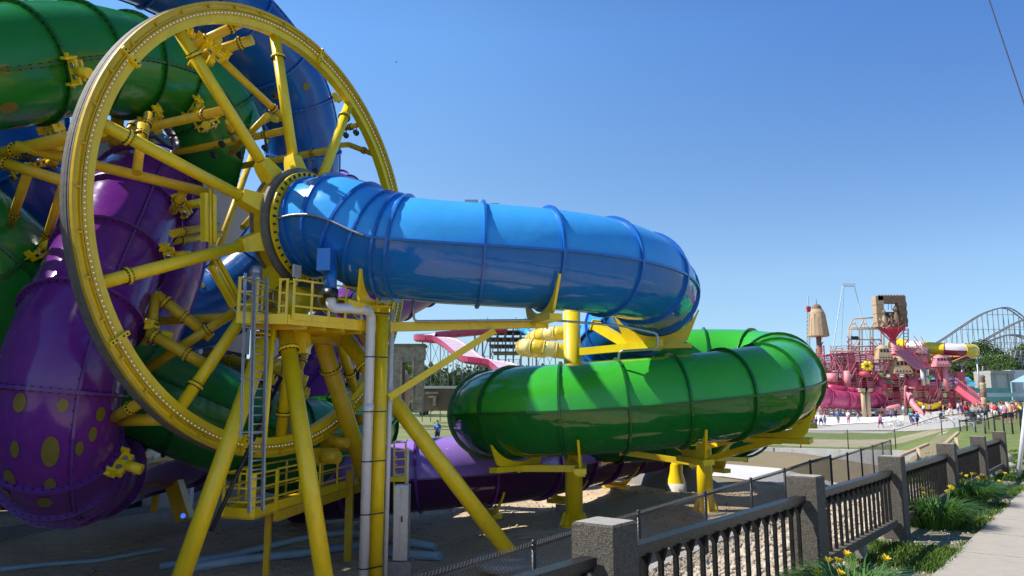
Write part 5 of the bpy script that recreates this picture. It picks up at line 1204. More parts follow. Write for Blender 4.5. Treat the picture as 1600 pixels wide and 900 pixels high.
# striped tube slide
STW = gel('white slide section', (.74, .66, .64), .25, .04); STR = gel('maroon slide section', (.40, .04, .08), .25, .06); STY = gel('bright yellow slide', (.86, .62, .02), .22, .06)
def striped(label, pts, r, secs):
    pth = Path([P(x, y, dd) for x, y, dd in pts], r); th = thing('tube_slide', label, 'water slide', tuple(P(pts[0][0], 600, pts[0][2]))); n = len(secs)
    for i, (mu, ml) in enumerate(secs):
        l0, l1 = pth.len * i / n, pth.len * (i + 1) / n - .06
        for (b0, b1, m) in ((rad(-10), rad(190), mu), (rad(190), rad(350), ml)):
            g = M(); vs = [pth.surf(l0 + (l1 - l0) * q / 5, b0 + (b1 - b0) * j / 8) for q in range(6) for j in range(9)]
            g.add(vs, [(q * 9 + j, q * 9 + 9 + j, q * 9 + 10 + j, q * 9 + j + 1) for q in range(5) for j in range(8)], True); g.build('shell', m, th)
        g = M(); c, t, _, _ = pth.at(l0); g.disc(c, t, r * 1.08, .12, 16); g.build('ring', ml, th)
striped('long yellow, white and maroon striped tube slide ending in a yellow bend', [(1392, 535, 134), (1418, 541, 132), (1440, 543, 130), (1475, 545.5, 128), (1505, 547, 127), (1519, 548, 128.5), (1520, 551, 131)], 1.05, [(STY, STY), (STW, STR), (STY, STY), (STW, STR), (STY, STY), (STY, STY)])
striped('lower yellow and maroon striped tube slide running back under the upper one', [(1518, 552, 132), (1500, 556, 133), (1480, 557, 134), (1462, 559, 133), (1440, 561, 131), (1428, 566, 131)], .95, [(STY, STR), (STW, STR), (STY, STY), (STY, STY)])
g = M(); g.pipe(pw(1488, 565, -2), pw(1512, 555, -2), .1, 6); g.beam(pw(1472, 556, -3), pw(1472, 570, -3), .25, .25, V((0, 1, 0))); tag(g.build('slide_prop', TIMB, org=tuple(pw(1488, 565, -2))), 'thin tan prop poles under the end of the striped slide', 'prop')
g = M(); c = pw(1443, 551, -3); g.lathe(c, [(.2, -1.0), (.9, -.8), (1.0, .2), (.6, .9), (.1, 1.0)], 10, ax=V((.5, -.8, .3)).normalized(), e1=V((.8, .5, 0)).normalized()); tag(g.build('carved_head', mat('grey carving', (.25, .23, .20), .9, 0, .3, 4, .6, 20), org=tuple(c)), 'round grey carved stone ornament in front of the striped slide', 'carving')
# turret huts
def hut(label, x, y, w_, s, m=TANS, seg=4):
    th = thing('temple_turret', label, 'turret', tuple(pw(x, y)), 'small temple turrets on the play structure'); b_ = pw(x, y, -5.5)
    for (hw, hw2, z0, z1) in ((1.0, .92, 0, .62), (.86, .78, .62, 1.1), (.72, .66, 1.1, 1.75)):
        g = M(); vs = []
        for hh, z in ((hw, z0), (hw2, z1)):
            for i, j in ((1, 1), (-1, 1), (-1, -1), (1, -1)): vs.append(b_ + V((i * hh * w_, j * hh * w_, z * s)))
        g.add(vs, [(k, (k + 1) % 4, 4 + (k + 1) % 4, 4 + k) for k in range(4)] + [(4, 5, 6, 7), (3, 2, 1, 0)]); g.build('tier', m, th)
    for k in range(5): g = M(); xx = (k - 2) * w_ * .34; g.bx(b_.x + xx - w_ * .07, b_.y - w_ * .99, b_.z + .18 * s, b_.x + xx + w_ * .07, b_.y - w_ * .96, b_.z + .4 * s); g.build('slot', BLACK, th)
    for k in range(3): g = M(); xx = (k - 1) * w_ * .42; g.bx(b_.x + xx - w_ * .12, b_.y - w_ * .73, b_.z + 1.18 * s, b_.x + xx + w_ * .12, b_.y - w_ * .70, b_.z + 1.6 * s); g.build('window', BLACK, th)
    g = M(); g.lathe(b_ + ZZ * 1.75 * s, [(.78 * w_, 0), (.6 * w_, .35 * s), (.3 * w_, .6 * s), (.06 * w_, .75 * s)], 12); g.build('dome', m, th)
hut('tan temple turret with dark windows high at the centre of the play structure', 1379, 562, 1.25, 1.0); hut('tan domed temple turret with dark windows lower and right of the first', 1405, 584, 1.5, 1.15)
hut('pinkish temple turret with a dark roof under the striped slide', 1468, 573, 1.2, .8, PINKL); hut('tiny shadowed temple turret hanging left of the green bucket', 1385, 600, .9, .5, TAND)
# yellow boat, pool, deck rails
g = M(); b_ = pw(1452, 632, -7); n = 10; vs = []
for i in range(n + 1):
    t = i / n * 2 - 1; w_ = .9 * (1 - t * t) ** .5 + .02; 
    for k in range(7): a = math.pi * k / 6; vs.append(b_ + V((t * 1.9, -math.cos(a) * w_, -math.sin(a) * .9 * (1 - .4 * t * t) + .5 * t * t)))
g.add(vs, [(i * 7 + k, i * 7 + k + 1, i * 7 + 8 + k, i * 7 + 7 + k) for i in range(n) for k in range(6)], True); tag(g.build('boat', YEL, org=tuple(b_)), 'yellow round bottomed boat standing at the foot of the play structure', 'boat')
POOLW = mat('white pool floor', (.80, .82, .84), .7, 0, .03, .3, .2, 3); WATER = mat('shallow bright water', (.55, .72, .80), .06, 0, .1, .6, .25, 4, col2=(.78, .84, .86))
def flat(name, pts, m, off=.03, label=None):
    q = [G(x, y) for x, y in pts]; z = sum(p.z for p in q) / len(q) + off; g = M(); slab(g, [V((p.x, p.y, z)) for p in q], z - .3, z); o = struct(g.build(name, m, org=tuple(q[0]))); return o
strip('pool', [(1215, 645), (1290, 645), (1345, 645), (1412, 646)], [(1215, 666), (1290, 665), (1345, 662), (1412, 658)], POOLW, .06, 24)
strip('plaza_path', [(1120, 668), (1290, 669), (1420, 664), (1500, 655)], [(1120, 676), (1290, 676), (1430, 674), (1505, 668)], PLAZA, .03, 16)
pr = thing('deck_railing', 'grey timber railing along the far side of the pool', 'railing', tuple(pw(1300, 646, -6)))
for k in range(18):
    x = 1280 + k * 8; b_ = pw(x, 645, -8); b_.z = gz(b_.x, b_.y); g = M(); g.beam(b_, b_ + ZZ * 1.1, .14, .14, V((0, 1, 0))); g.build('post', CW, pr)
for hz_ in (1.1, .75, .35):
    a, b = pw(1280, 645, -8), pw(1416, 645, -8); g = M(); g.beam(V((a.x, a.y, gz(a.x, a.y) + hz_)), V((b.x, b.y, gz(b.x, b.y) + hz_)), .1, .14); g.build('rail', CW, pr)
# canopies, pavilion, lamp posts
BLC = mat('blue canopy fabric', (.07, .30, .62), .7, 0, .06, 1); TEAL = mat('teal wall', (.16, .42, .42), .8, 0, .15, 1); GRC = mat('green canopy fabric', (.02, .25, .10), .7)
th = thing('canopy', 'long bright blue canopy behind the stairs of the play structure', 'canopy', tuple(P(1470, 605, 150)))
a, b = P(1432, 590, 150), P(1513, 589, 150); g = M(); g.add([a, b, b + V((0, -2.5, -1.7)), a + V((0, -2.5, -1.7)), a + V((0, 6, -.2)), b + V((0, 6, -.2))], [(3, 2, 1, 0), (0, 1, 5, 4)]); g.build('fabric', BLC, th)
for x in (1440, 1470, 1505): p = P(x, 596, 149); g = M(); g.beam(V((p.x, p.y, gz(p.x, p.y))), p, .15, .15, V((0, 1, 0))); g.build('post', GALV, th)
for (x, y, s, m, lab) in ((1495, 600, 2.2, BLC, 'pale blue parasol beside the pink stairs'), (1507, 597, 1.9, GRC, 'green parasol farther back beside the pink stairs'), (1485, 603, 1.7, BLC, 'smaller blue parasol left of the pale blue one')):
    th = thing('parasol', lab, 'parasol', tuple(P(x, y + 8, 138)), 'parasols beside the play structure'); c = P(x, y, 138); g = M(); g.lathe(c, [(s, 0), (s * .5, .35), (.05, .6)], 8, smooth=False); g.build('canopy', m, th); g = M(); g.pipe(V((c.x, c.y, gz(c.x, c.y))), c + ZZ * .6, .05, 6); g.build('pole', GALV, th)
g = M(); p, q = P(1502, 619, 142), P(1584, 606, 142); 
for k in range(12): x0 = p.x + (q.x - p.x) * k / 12; g.bx(x0, 142, p.z - 2, x0 + (q.x - p.x) / 12 - .02, 142.3 + .06 * (k % 2), q.z)
tag(g.build('pool_wall', TEAL, org=tuple(p)), 'teal painted wall behind the crowd at the right', 'wall')
th = thing('pavilion', 'pale stone and white pavilion building at the right edge behind the crowd', 'building', tuple(P(1570, 625, 150)))
for (x0, y0, x1, y1, dd, m, nm) in ((1550, 583, 1584, 612, 0, CONCW, 'wall'), (1548, 579, 1586, 584, -.6, CONC, 'cornice'), (1550, 584, 1556, 612, -.4, CONC, 'pilaster'), (1578, 584, 1584, 612, -.4, CONC, 'pilaster'), (1583, 578, 1660, 615, 2, WHW, 'wall')):
    g = M(); p, q = P(x0, y1, 150 + dd), P(x1, y0, 150 + dd); g.bx(p.x, p.y, p.z - (2 if nm == 'wall' else 0), q.x, p.y + 5 - dd, q.z); g.build(nm, m, th)
LBC = mat('pale blue canopy', (.36, .58, .72), .7)
th = thing('canopy', 'pale blue pitched canopy over the stall at the right edge', 'canopy', tuple(P(1595, 625, 135)))
p = P(1592, 597, 135); g = M(); g.add([P(1578, 597, 134), P(1625, 597, 134), P(1602, 585, 137), P(1578, 597, 141), P(1625, 597, 141)], [(0, 1, 2), (1, 4, 2), (4, 3, 2), (3, 0, 2), (0, 3, 4, 1)]); g.build('roof', LBC, th)
for x in (1580, 1600): g = M(); p = P(x, 597, 134); g.beam(V((p.x, p.y, gz(p.x, p.y))), p, .2, .2, V((0, 1, 0))); g.build('post', LBC, th)
g = M(); p, q = P(1540, 620, 128), P(1600, 614, 128); g.bx(p.x, 128, p.z, q.x, 130, q.z); tag(g.build('counter', WHW, org=tuple(p)), 'long white counter top behind the crowd', 'counter')
for (x, yt, yb, d, lab) in ((1532, 559, 622, 145, 'tall grey floodlight post with two lamp heads in front of the trees'), (1505, 570, 600, 190, 'smaller distant lamp post left of the tall floodlight post')):
    th = thing('lamp_post', lab, 'lamp post', tuple(P(x, yb, d)), 'lamp posts'); a = P(x, yb, d); a.z = gz(a.x, a.y); b = P(x, yt, d); b.x = a.x; g = M(); g.tube([a, b], [.22, .12], 10); g.build('pole', GALV, th)
    g = M(); g.beam(b - V((.8, 0, 0)), b + V((.8, 0, 0)), .1, .1); g.build('arm', GALV, th)
    for s_ in (-1, 1): g = M(); g.box(b + V((s_ * .75, -.15, .05)), V((.3, 0, 0)), V((0, .2, 0)), ZZ * .14); g.build('lamp_head', GALV, th)
th = thing('totem', 'brown carved totem post standing in the crowd', 'totem', tuple(P(1540, 640, 108)))
a = P(1540, 650, 108); a.z = gz(a.x, a.y)
for k in range(5): g = M(); g.lathe(a + ZZ * k * 1.05, [(.3, 0), (.42, .2), (.36, .6), (.45, .8), (.3, 1.05), (.01, 1.05)], 10); g.build('carving', TANS if k % 2 else TAND, th)

# ------------------------------------------------------------------ people
SKIN = [mat('skin a', (.46, .26, .17), .6, 0, .05), mat('skin b', (.55, .33, .23), .6, 0, .05), mat('skin c', (.20, .11, .07), .6, 0, .05)]
CL = dict(red=(.45, .03, .04), pink=(.62, .20, .30), white=(.72, .72, .72), navy=(.02, .035, .12), blue=(.04, .16, .50), black=(.02, .02, .022), grey=(.25, .25, .26), green=(.05, .25, .08), yellow=(.70, .52, .04), orange=(.62, .20, .03), turquoise=(.06, .42, .45), purple=(.18, .06, .30), tan=(.42, .32, .22))
CM = {k: mat(k + ' cloth', v, .85, 0, .1, 6) for k, v in CL.items()}
HAIR = [mat('brown hair', (.05, .03, .018), .7), mat('black hair', (.015, .012, .01), .7), mat('fair hair', (.35, .24, .11), .7)]
def skin_mesh(name, pts, edges, rads, sub=1):
    me = bpy.data.meshes.new(name); me.from_pydata(pts, edges, []); o = bpy.data.objects.new(name, me); COL.objects.link(o); md = o.modifiers.new('s', 'SKIN'); md.use_smooth_shade = True
    for i, r in enumerate(rads): v = me.skin_vertices[0].data[i]; v.radius = (r, r) if not isinstance(r, tuple) else r; v.use_root = (i == 0)
    if sub: sb = o.modifiers.new('b', 'SUBSURF'); sb.levels = sub; sb.render_levels = sub
    bpy.context.view_layer.update(); ev = o.evaluated_get(bpy.context.evaluated_depsgraph_get()); out = bpy.data.meshes.new_from_object(ev); out.name = name; bpy.data.objects.remove(o); return out
def pose(kind):
    # pelvis, chest, neck, head ; arms ; legs (metres, facing -Y)
    l = dict(stand=(.08, 0, .0, .1), walk=(.30, -.26, .25, -.2), talk=(.06, .02, -.45, .15), sit=(0, 0, .2, .2))[kind]
    pz = .93 if kind != 'sit' else .50
    pts = [(0, 0, pz), (0, .01, pz + .22), (0, .0, pz + .46), (0, -.01, pz + .58), (0, -.03, pz + .71)]; ed = [(0, 1), (1, 2), (2, 3), (3, 4)]; rd = [(.15, .11), (.13, .10), (.17, .11), (.055, .06), (.085, .10)]
    for s, sw in ((-1, l[2]), (1, l[3])):
        i = len(pts); pts += [(s * .19, 0, pz + .45), (s * .25, -sw * .3, pz + .17), (s * .24, -sw - .08, pz - .02 + abs(sw) * .35), (s * .23, -sw - .14, pz - .10 + abs(sw) * .45)]; ed += [(2, i), (i, i + 1), (i + 1, i + 2), (i + 2, i + 3)]; rd += [.055, .042, .033, .042]
    for s, sw in ((-1, l[0]), (1, l[1])):
        i = len(pts)
        if kind == 'sit': pts += [(s * .1, -.05, .47), (s * .13, -.48, .50), (s * .13, -.55, .10), (s * .13, -.72, .04)]
        else: pts += [(s * .1, 0, pz - .08), (s * .11, -sw * .6 - .02, .5), (s * .11, -sw * .9 + .02, .09), (s * .12, -sw * .9 - .15, .04)]
        ed += [(0, i), (i, i + 1), (i + 1, i + 2), (i + 2, i + 3)]; rd += [.09, .062, .04, .035]
    body = skin_mesh('person_body_' + kind, pts, ed, rd, 0)
    grow = lambda q, k=1.18: tuple(x * k for x in q) if isinstance(q, tuple) else q * k
    top = skin_mesh('shirt_' + kind, [pts[0], pts[1], pts[2], pts[5], pts[6], pts[9], pts[10]], [(0, 1), (1, 2), (2, 3), (3, 4), (2, 5), (5, 6)], [(.16, .125), (.155, .12), (.19, .125), .075, .055, .075, .055], 0)
    sh = skin_mesh('shorts_' + kind, [pts[0], pts[13], pts[14], pts[17], pts[18]], [(0, 1), (1, 2), (0, 3), (3, 4)], [(.17, .13), .11, .085, .11, .085], 0)
    hm = M(); h = V(pts[4]); hm.ball(h + V((0, .02, .05)), .112, 10, 6, sc=(.92, 1.05, .9)); 
    ho = hm.build('hair', HAIR[0]); hair = ho.data; bpy.data.objects.remove(ho)
    fm = M(); fm.ball(h + V((0, -.10, -.0)), .022, 6, 4); fm.ball(h + V((-.035, -.088, .03)), .012, 5, 4, 1); fm.ball(h + V((.035, -.088, .03)), .012, 5, 4, 1); fm.ball(h + V((0, -.09, -.045)), .018, 5, 4, 1, (1.4, .6, .5)); fo = fm.build('face', [SKIN[0], BLACK]); face = fo.data; bpy.data.objects.remove(fo)
    for m_ in (body, top, sh): m_.materials.clear(); m_.materials.append(SKIN[0])
    return body, top, sh, hair, face
POSES = {k: pose(k) for k in ('stand', 'walk', 'talk', 'sit')}
def person(label, loc, rz, kind, shirt, shorts, skin=0, hair=0, s=1.0, group='people around the pool and plaza', shirtless=False):
    b, t, sh, h, f = POSES[kind]; root = thing('person', label, 'person', tuple(loc), group); root.rotation_euler = (0, 0, rz); root.scale = (s, s, s)
    for nm, me, m in (('body', b, SKIN[skin]), ('shirt', t, None if shirtless else CM[shirt]), ('shorts', sh, CM[shorts]), ('hair', h, HAIR[hair]), ('face', f, SKIN[skin])):
        if m is None: continue
        o = bpy.data.objects.new(nm, me); COL.objects.link(o); o.parent = root; o.material_slots[0].link = 'OBJECT'; o.material_slots[0].material = m
    return root
PL = [  # px, feet py, height m, pose, shirt, shorts, place
 (1229, 668, 'stand', 'black', 'red', 'at the left edge of the group under the green bend'), (1236, 669, 'talk', 'pink', 'black', 'in the group under the green bend'), (1242, 670, 'stand', 'black', 'black', 'in the middle of the group under the green bend'), (1249, 669, 'walk', 'red', 'pink', 'in the group under the green bend, near its right side'),
 (1262, 667, 'stand', 'tan', 'pink', 'beside the pool edge right of the green bend'), (1268, 668, 'walk', 'navy', 'black', 'walking along the pool edge right of the green bend'), (1276, 667, 'stand', 'white', 'blue', 'by the pool left of the tallest one'), (1283, 665, 'walk', 'white', 'navy', 'striding along the pool right of the green bend'),
 (1310, 662, 'stand', 'blue', 'grey', 'alone in the shallow pool at its left'), (1326, 662, 'talk', 'white', 'pink', 'in the shallow pool, pointing sideways'), (1341, 661, 'walk', 'grey', 'white', 'small, wading in the middle of the pool'), (1376, 669, 'walk', 'pink', 'purple', 'walking on the plaza in front of the pool'),
 (1379, 652, 'stand', 'tan', 'red', 'at the right end of the pool far side'), (1393, 655, 'stand', 'blue', 'navy', 'small, at the right end of the pool'), (1400, 655, 'stand', 'black', 'black', 'in dark clothes at the foot of the play structure'), (1412, 650, 'stand', 'white', 'turquoise', 'by the pink chute at the foot of the play structure'),
 (1424, 662, 'stand', 'turquoise', 'navy', 'behind the two in blue by the loungers'), (1427, 665, 'stand', 'navy', 'blue', 'in front of the loungers, left of the pair in blue'), (1434, 666, 'talk', 'blue', 'black', 'in front of the loungers, right of the pair in blue'), (1444, 650, 'stand', 'white', 'navy', 'under the yellow boat'),
 (1454, 648, 'stand', 'tan', 'black', 'beside the yellow boat'), (1475, 652, 'stand', 'orange', 'turquoise', 'near the seated one by the loungers'), (1486, 650, 'walk', 'red', 'white', 'below the ribbed roof on the pink chute'), (1498, 647, 'talk', 'white', 'blue', 'at the foot of the pink stairs'),
 (1504, 649, 'stand', 'navy', 'purple', 'in navy at the foot of the pink stairs'), (1511, 660, 'stand', 'red', 'black', 'by the near corner of the crowd'), (1516, 654, 'walk', 'red', 'grey', 'just behind the near corner of the crowd'), (1521, 656, 'stand', 'black', 'red', 'with dark top in the left of the crowd'),
 (1523, 662, 'talk', 'grey', 'black', 'with the stroller at the crowd edge'), (1533, 663, 'stand', 'grey', 'white', 'seen from behind before the low fence'), (1540, 655, 'stand', 'tan', 'navy', 'beside the totem post'), (1546, 650, 'walk', 'black', 'black', 'just right of the totem post'),
 (1552, 652, 'stand', 'pink', 'white', 'in the crowd between totem post and lamp'), (1557, 651, 'talk', 'turquoise', 'pink', 'in the crowd left of the man in red'), (1563, 649, 'stand', 'green', 'tan', 'in green in the middle of the crowd'), (1566, 645, 'stand', 'red', 'navy', 'tall in red at the middle of the crowd'),
 (1572, 662, 'stand', 'pink', 'black', 'standing close behind the taller fence, left one'), (1577, 650, 'stand', 'white', 'tan', 'in white in the right of the crowd'), (1581, 661, 'stand', 'tan', 'black', 'standing close behind the taller fence, right one'), (1583, 646, 'walk', 'blue', 'grey', 'in blue in the right of the crowd'),
 (1589, 648, 'stand', 'yellow', 'white', 'holding a yellow ring in the right of the crowd'), (1591, 644, 'stand', 'navy', 'black', 'far back at the right of the crowd'), (1596, 650, 'stand', 'turquoise', 'navy', 'at the right edge of the crowd'), (1598, 655, 'talk', 'navy', 'navy', 'nearest one at the right edge of the crowd'),
 (1587, 655, 'stand', 'orange', 'grey', 'in orange beside the yellow ring'), (1549, 645, 'stand', 'purple', 'white', 'in purple at the back of the crowd'), (1528, 648, 'stand', 'tan', 'green', 'at the back left of the crowd'), (1560, 656, 'stand', 'white', 'red', 'front middle of the crowd'),
 (1301, 644, 'stand', 'white', 'navy', 'leaning at the far pool railing'), (1290, 643, 'stand', 'pink', 'grey', 'behind the far pool railing at its left end'), (1340, 642, 'stand', 'black', 'red', 'behind the far pool railing near the columns'), (1364, 643, 'stand', 'blue', 'tan', 'right of the two fluted columns'),
 (683, 700, 'stand', 'blue', 'navy', 'alone on the green field behind the purple tube')]
BK = [('green', 'black'), ('orange', 'navy'), ('turquoise', 'grey'), ('yellow', 'black'), ('red', 'tan'), ('white', 'purple'), ('pink', 'navy'), ('grey', 'blue'), ('blue', 'white'), ('purple', 'black'), ('black', 'tan'), ('white', 'black'), ('red', 'white'), ('tan', 'turquoise'), ('green', 'navy'), ('navy', 'grey'), ('yellow', 'blue'), ('grey', 'red')]
for k_, (a_, b_) in enumerate(BK): PL.append((1545 + (k_ * 37 % 54), 644 + k_ * 11 % 15, ('stand', 'talk', 'walk')[k_ % 3], a_, b_, 'among the packed right part of the crowd'))
for k_, (x_, y_, a_, b_) in enumerate(((1232, 671, 'white', 'navy'), (1240, 665, 'red', 'black'), (1246, 672, 'tan', 'black'), (1254, 667, 'white', 'white'), (1258, 669, 'pink', 'white'), (1272, 664, 'black', 'red'), (1289, 666, 'tan', 'blue'))): PL.append((x_, y_, 'stand', a_, b_, 'in the loose group by the pool under the green bend'))
rr = random.Random(77); used = set()
for i, (px, py, ps, a, b, where) in enumerate(PL):
    p = G(px, py)
    if px == 683: p = P(683, 696, 57); p.z = gz(p.x, p.y)
    s = rr.uniform(.9, 1.05) * (.75 if where.startswith('small') else 1)
    person(f'person in a {a} top and {b} shorts {where}', p, rr.uniform(-3, 3) if ps != 'walk' else rr.choice((1.5, -1.5)), ps, a, b, rr.choice((0, 0, 1, 1, 2)), rr.choice((0, 1, 1, 2)), s, 'people around the pool and plaza' if px > 1000 else None, shirtless=(a == 'tan'))
sp = G(1471, 659); person('person in a navy top sitting on the white lounger nearest the middle', sp + ZZ * -.05, .6, 'sit', 'navy', 'black', 0, 0, 1.0)
g = M(); c = P(1588.5, 637, 104); g.tube([c + V((math.cos(a) * .42, 0, math.sin(a) * .3)) for a in [k * math.pi / 8 for k in range(16)]], .17, 8, closed=True); tag(g.build('swim_ring', YEL, org=tuple(c)), 'bright yellow swim ring held up in the crowd', 'swim ring')
# loungers and strollers
LW = mat('white resin', (.78, .78, .78), .4, 0, .04)
def lounger(label, loc, rz):
    th = thing('sun_lounger', label, 'sun lounger', tuple(loc), 'white sun loungers beside the pool'); g = M(); g.bx(-.32, -.95, .30, .32, .35, .36); g.build('seat', LW, th, org=(0, 0, 0)); g = M(); g.beam(V((0, .33, .34)), V((0, .95, .85)), .62, .05); g.build('backrest', LW, th, org=(0, 0, 0))
    for x in (-.28, .28):
        for y in (-.8, .3): g = M(); g.beam(V((x, y, 0)), V((x, y, .3)), .06, .06, V((0, 1, 0))); g.build('leg', LW, th, org=(0, 0, 0))
    th.rotation_euler = (0, 0, rz); return th
l0 = lounger('white sun lounger at the far left of the row in front of the pool', G(1387, 667), 1.2)
LQ = [(1395, 666, 'second white sun lounger from the left of the pool row'), (1402, 667, 'white sun lounger just left of the pair in blue'), (1409, 665, 'white sun lounger behind the pair in blue, left'), (1441, 663, 'white sun lounger just right of the pair in blue'), (1448, 662, 'white sun lounger second right of the pair in blue'), (1455, 663, 'white sun lounger third right of the pair in blue'), (1462, 661, 'white sun lounger left of the seated person'), (1469, 660, 'white sun lounger carrying the seated person'), (1477, 658, 'white sun lounger right of the seated person'), (1483, 656, 'white sun lounger at the right end of the pool row'), (1500, 668, 'white sun lounger alone near the corner of the fence'), (1353, 645, 'white sun lounger behind the pool beside the columns')]
for i, (x, y, lab) in enumerate(LQ):
    c = copy_tree(l0); c.location = G(x, y); c.rotation_euler = (0, 0, rr.uniform(.6, 2.2)); c['label'] = lab
for (x, y, lab) in ((1227, 671, 'dark stroller at the left edge of the group under the green bend'), (1519, 663, 'grey stroller at the near edge of the crowd')):
    th = thing('stroller', lab, 'stroller', tuple(G(x, y))); b_ = G(x, y)
    for sx in (-.3, .3): 
        for sy in (-.25, .25): g = M(); g.disc(b_ + V((sx, sy, .14)), V((0, 1, 0)), .14, .05, 12); g.build('wheel', BLACK, th)
    g = M(); g.box(b_ + V((0, 0, .5)), V((.3, 0, 0)), V((0, .22, 0)), ZZ * .12); g.build('seat', CM['grey'], th); g = M(); g.lathe(b_ + ZZ * .6, [(.32, 0), (.28, .25), (.1, .4)], 8); g.build('hood', CM['black'], th); g = M(); g.beam(b_ + V((.25, 0, .2)), b_ + V((-.45, 0, 1.0)), .04, .3); g.build('handle', GALV, th)

# ------------------------------------------------------------------ daylilies by the railing
DL = mat('daylily leaves', (.05, .15, .02), .4, 0, .3, 3, col2=(.13, .27, .05), trans=.35); PET = mat('yellow petals', (.85, .62, .03), .6, 0, .1, 20, trans=.2); STK = mat('green stalk', (.08, .17, .04), .6)
def daylily(label, c, rad_, h, n, nf, seed):
    n = int(n * 1.7)
    rr = random.Random(seed); c = V(c); th = thing('daylily', label, 'flowering plant', tuple(c), 'daylily clumps along the railing'); g = M()
    for _ in range(n):
        a = rr.uniform(0, 6.28); r0 = rad_ * .45 * rr.random() ** .5; p0 = c + V((math.cos(a) * r0, math.sin(a) * r0, 0)); a += rr.uniform(-.7, .7); L = h * rr.uniform(.7, 1.35); e = V((math.cos(a), math.sin(a), 0)); w_ = V((-math.sin(a), math.cos(a), 0)) * rr.uniform(.006, .011); le = rr.uniform(.15, .55)
        pts = []; 
        for k in range(6): t = k / 5; pts.append(p0 + e * (L * (le * t + .35 * t * t * t)) + ZZ * (L * (t * .95 - (.25 + le * .7) * t ** 2.6)))
        vs = []
        for k, p in enumerate(pts): ww = w_ * (1.1 - (k / 5) ** 2); vs += [p - ww, p + ww]
        g.add(vs, [(k * 2, k * 2 + 1, k * 2 + 3, k * 2 + 2) for k in range(5)], True)
    g.build('leaves', DL, th, kind='stuff')
    for _ in range(nf):
        a = rr.uniform(0, 6.28); r0 = rad_ * rr.uniform(.1, .85); b_ = c + V((math.cos(a) * r0 * .5, math.sin(a) * r0 * .5, 0)); t_ = c + V((math.cos(a) * r0, math.sin(a) * r0, h * rr.uniform(.55, .98)))
        g = M(); g.tube([b_, b_.lerp(t_, .6) + ZZ * .03, t_], .004, 4); st = g.build('stalk', STK, th)
        ax = V((rr.uniform(-.6, .6), rr.uniform(-.6, .3), 1)).normalized(); e1 = ax.cross(V((1, 0, 0))).normalized(); e2 = ax.cross(e1); g = M()
        for k in range(6):
            q = k * math.pi / 3; e = e1 * math.cos(q) + e2 * math.sin(q); s_ = ax.cross(e); R1 = .024 if k % 2 else .03
            g.add([t_, t_ + e * R1 * .5 + ax * .035 + s_ * .014, t_ + e * R1 * 1.3 + ax * .045, t_ + e * R1 * .5 + ax * .035 - s_ * .014], [(0, 1, 2, 3)])
        g.build('flower', PET, st, org=th['org'])
daylily('daylily clump with bright yellow flowers below the second visible pier, cut by the bottom edge', (2.62, 6.05, 0), .48, .52, 480, 6, 1)
daylily('big daylily clump with yellow flowers between the third and fourth piers', G(1462, 824), .58, .56, 520, 7, 2)
daylily('daylily clump with yellow flowers just before the fourth pier base', G(1512, 790), .55, .55, 460, 10, 3)
daylily('farthest small daylily clump near the fifth pier', G(1542, 776), .40, .42, 260, 6, 4)

# ------------------------------------------------------------------ small things
g = M(); a, b = P(1543, -8, 15), P(1606, 180, 13); L = (b - a); a2 = a - L * 1.5; b2 = b + L * 2.2; g.tube([a2.lerp(b2, k / 8) for k in range(9)], .011, 5); tag(g.build('overhead_cable', BLACK, org=tuple(a)), 'thin black cable crossing the sky at the upper right corner', 'cable')
g = M(); a = P(1585, 694, 17); a.z = 0; b = P(1604, 628, 17); g.tube([a, b + (b - a) * .3], .045, 8); tag(g.build('guy_pole', WHITEP, org=tuple(a)), 'slanting white pole planted in the grass at the right edge', 'pole')
g = M(); c = P(619, 97, 60); g.add([c + V((-.15, 0, .04)), c + V((0, 0, -.02)), c + V((.15, 0, .05)), c + V((0, .12, 0)), c + V((0, 0, .03))], [(0, 1, 3), (1, 2, 3), (0, 3, 4), (2, 3, 4), (0, 4, 1), (1, 4, 2)]); tag(g.build('bird', BLACK, org=tuple(c)), 'tiny dark bird flying high in the blue sky', 'bird')
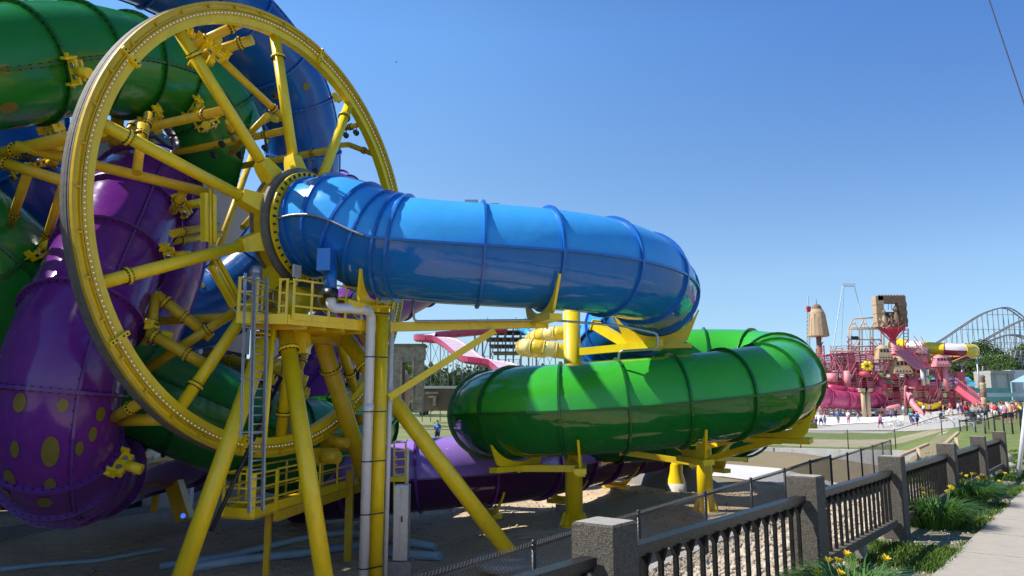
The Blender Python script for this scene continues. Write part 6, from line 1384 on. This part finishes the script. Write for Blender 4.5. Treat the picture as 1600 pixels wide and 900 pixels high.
g = M(); c = TB.surf(TB.lu(4.75), rad(100), .02); g.box(c + ZZ * .1, V((.18, 0, 0)), V((0, .12, 0)), ZZ * .05); g.pipe(c + V((.15, 0, .02)), c + V((.5, 0, .0)), .03, 6); g.box(c + V((.62, 0, .04)), V((.13, 0, 0)), V((0, .06, 0)), ZZ * .03); tag(g.build('camera_unit', GALV, org=tuple(c)), 'small grey device clamped on top of the blue tube', 'device')
for (px, py, w_, lab) in ((712, 793, .7, 'flat dark and white sheet of debris lying on the sand under the purple tube'), (1240, 700, .0, '')):
    if w_: 
        c = G(px, py); g = M(); g.box(c + ZZ * .1, V((.75, .2, .03)), V((-.1, .4, 0)), ZZ * .04); g.box(c + V((.5, -.2, .2)), V((.3, -.1, .1)), V((0, .2, .02)), ZZ * .03, 1); tag(g.build('debris', [BLACK, WHITEP], org=tuple(c)), lab, 'debris')
lr = random.Random(4)
for i, (a, b, lab) in enumerate((((1398, 716), (1450, 694), 'long tan timber rail leaning behind the fourth pier'), ((1470, 700), (1497, 676), 'short tan timber rail rising behind the fifth pier'))):
    g = M(); g.beam(P(*a, 19), P(*b, 24), .09, .07); g.beam(P((a[0] + b[0]) / 2 + 10, (a[1] + b[1]) / 2 - 3, 21.5), P((a[0] + b[0]) / 2 + 14, (a[1] + b[1]) / 2 + 30, 21), .08, .08); tag(g.build('timber_rail', TIMB, org=tuple(P(*a, 19))), lab, 'timber')
for k, (t, s_, r) in enumerate(((20, .1, .22), (21.5, -.5, .3), (23.5, .6, .35))):
    p = B0 + BD * t + BN * s_; g = M(); g.ball(V((p.x, p.y, .04)), r, 10, 6, sc=(1.2, .9, .55)); tag(g.build('boulder', STONE, org=tuple(p)), ('smallest pale boulder in the grass past the last pier', 'middle pale boulder in the grass past the last pier', 'largest pale boulder in the grass past the last pier')[k], 'boulder')
for o in list(bpy.data.objects):
    if 'org' in o: del o['org']
    if 'label' in o and len(o['label'].split()) > 16: o['label'] = ' '.join(o['label'].split()[:16])
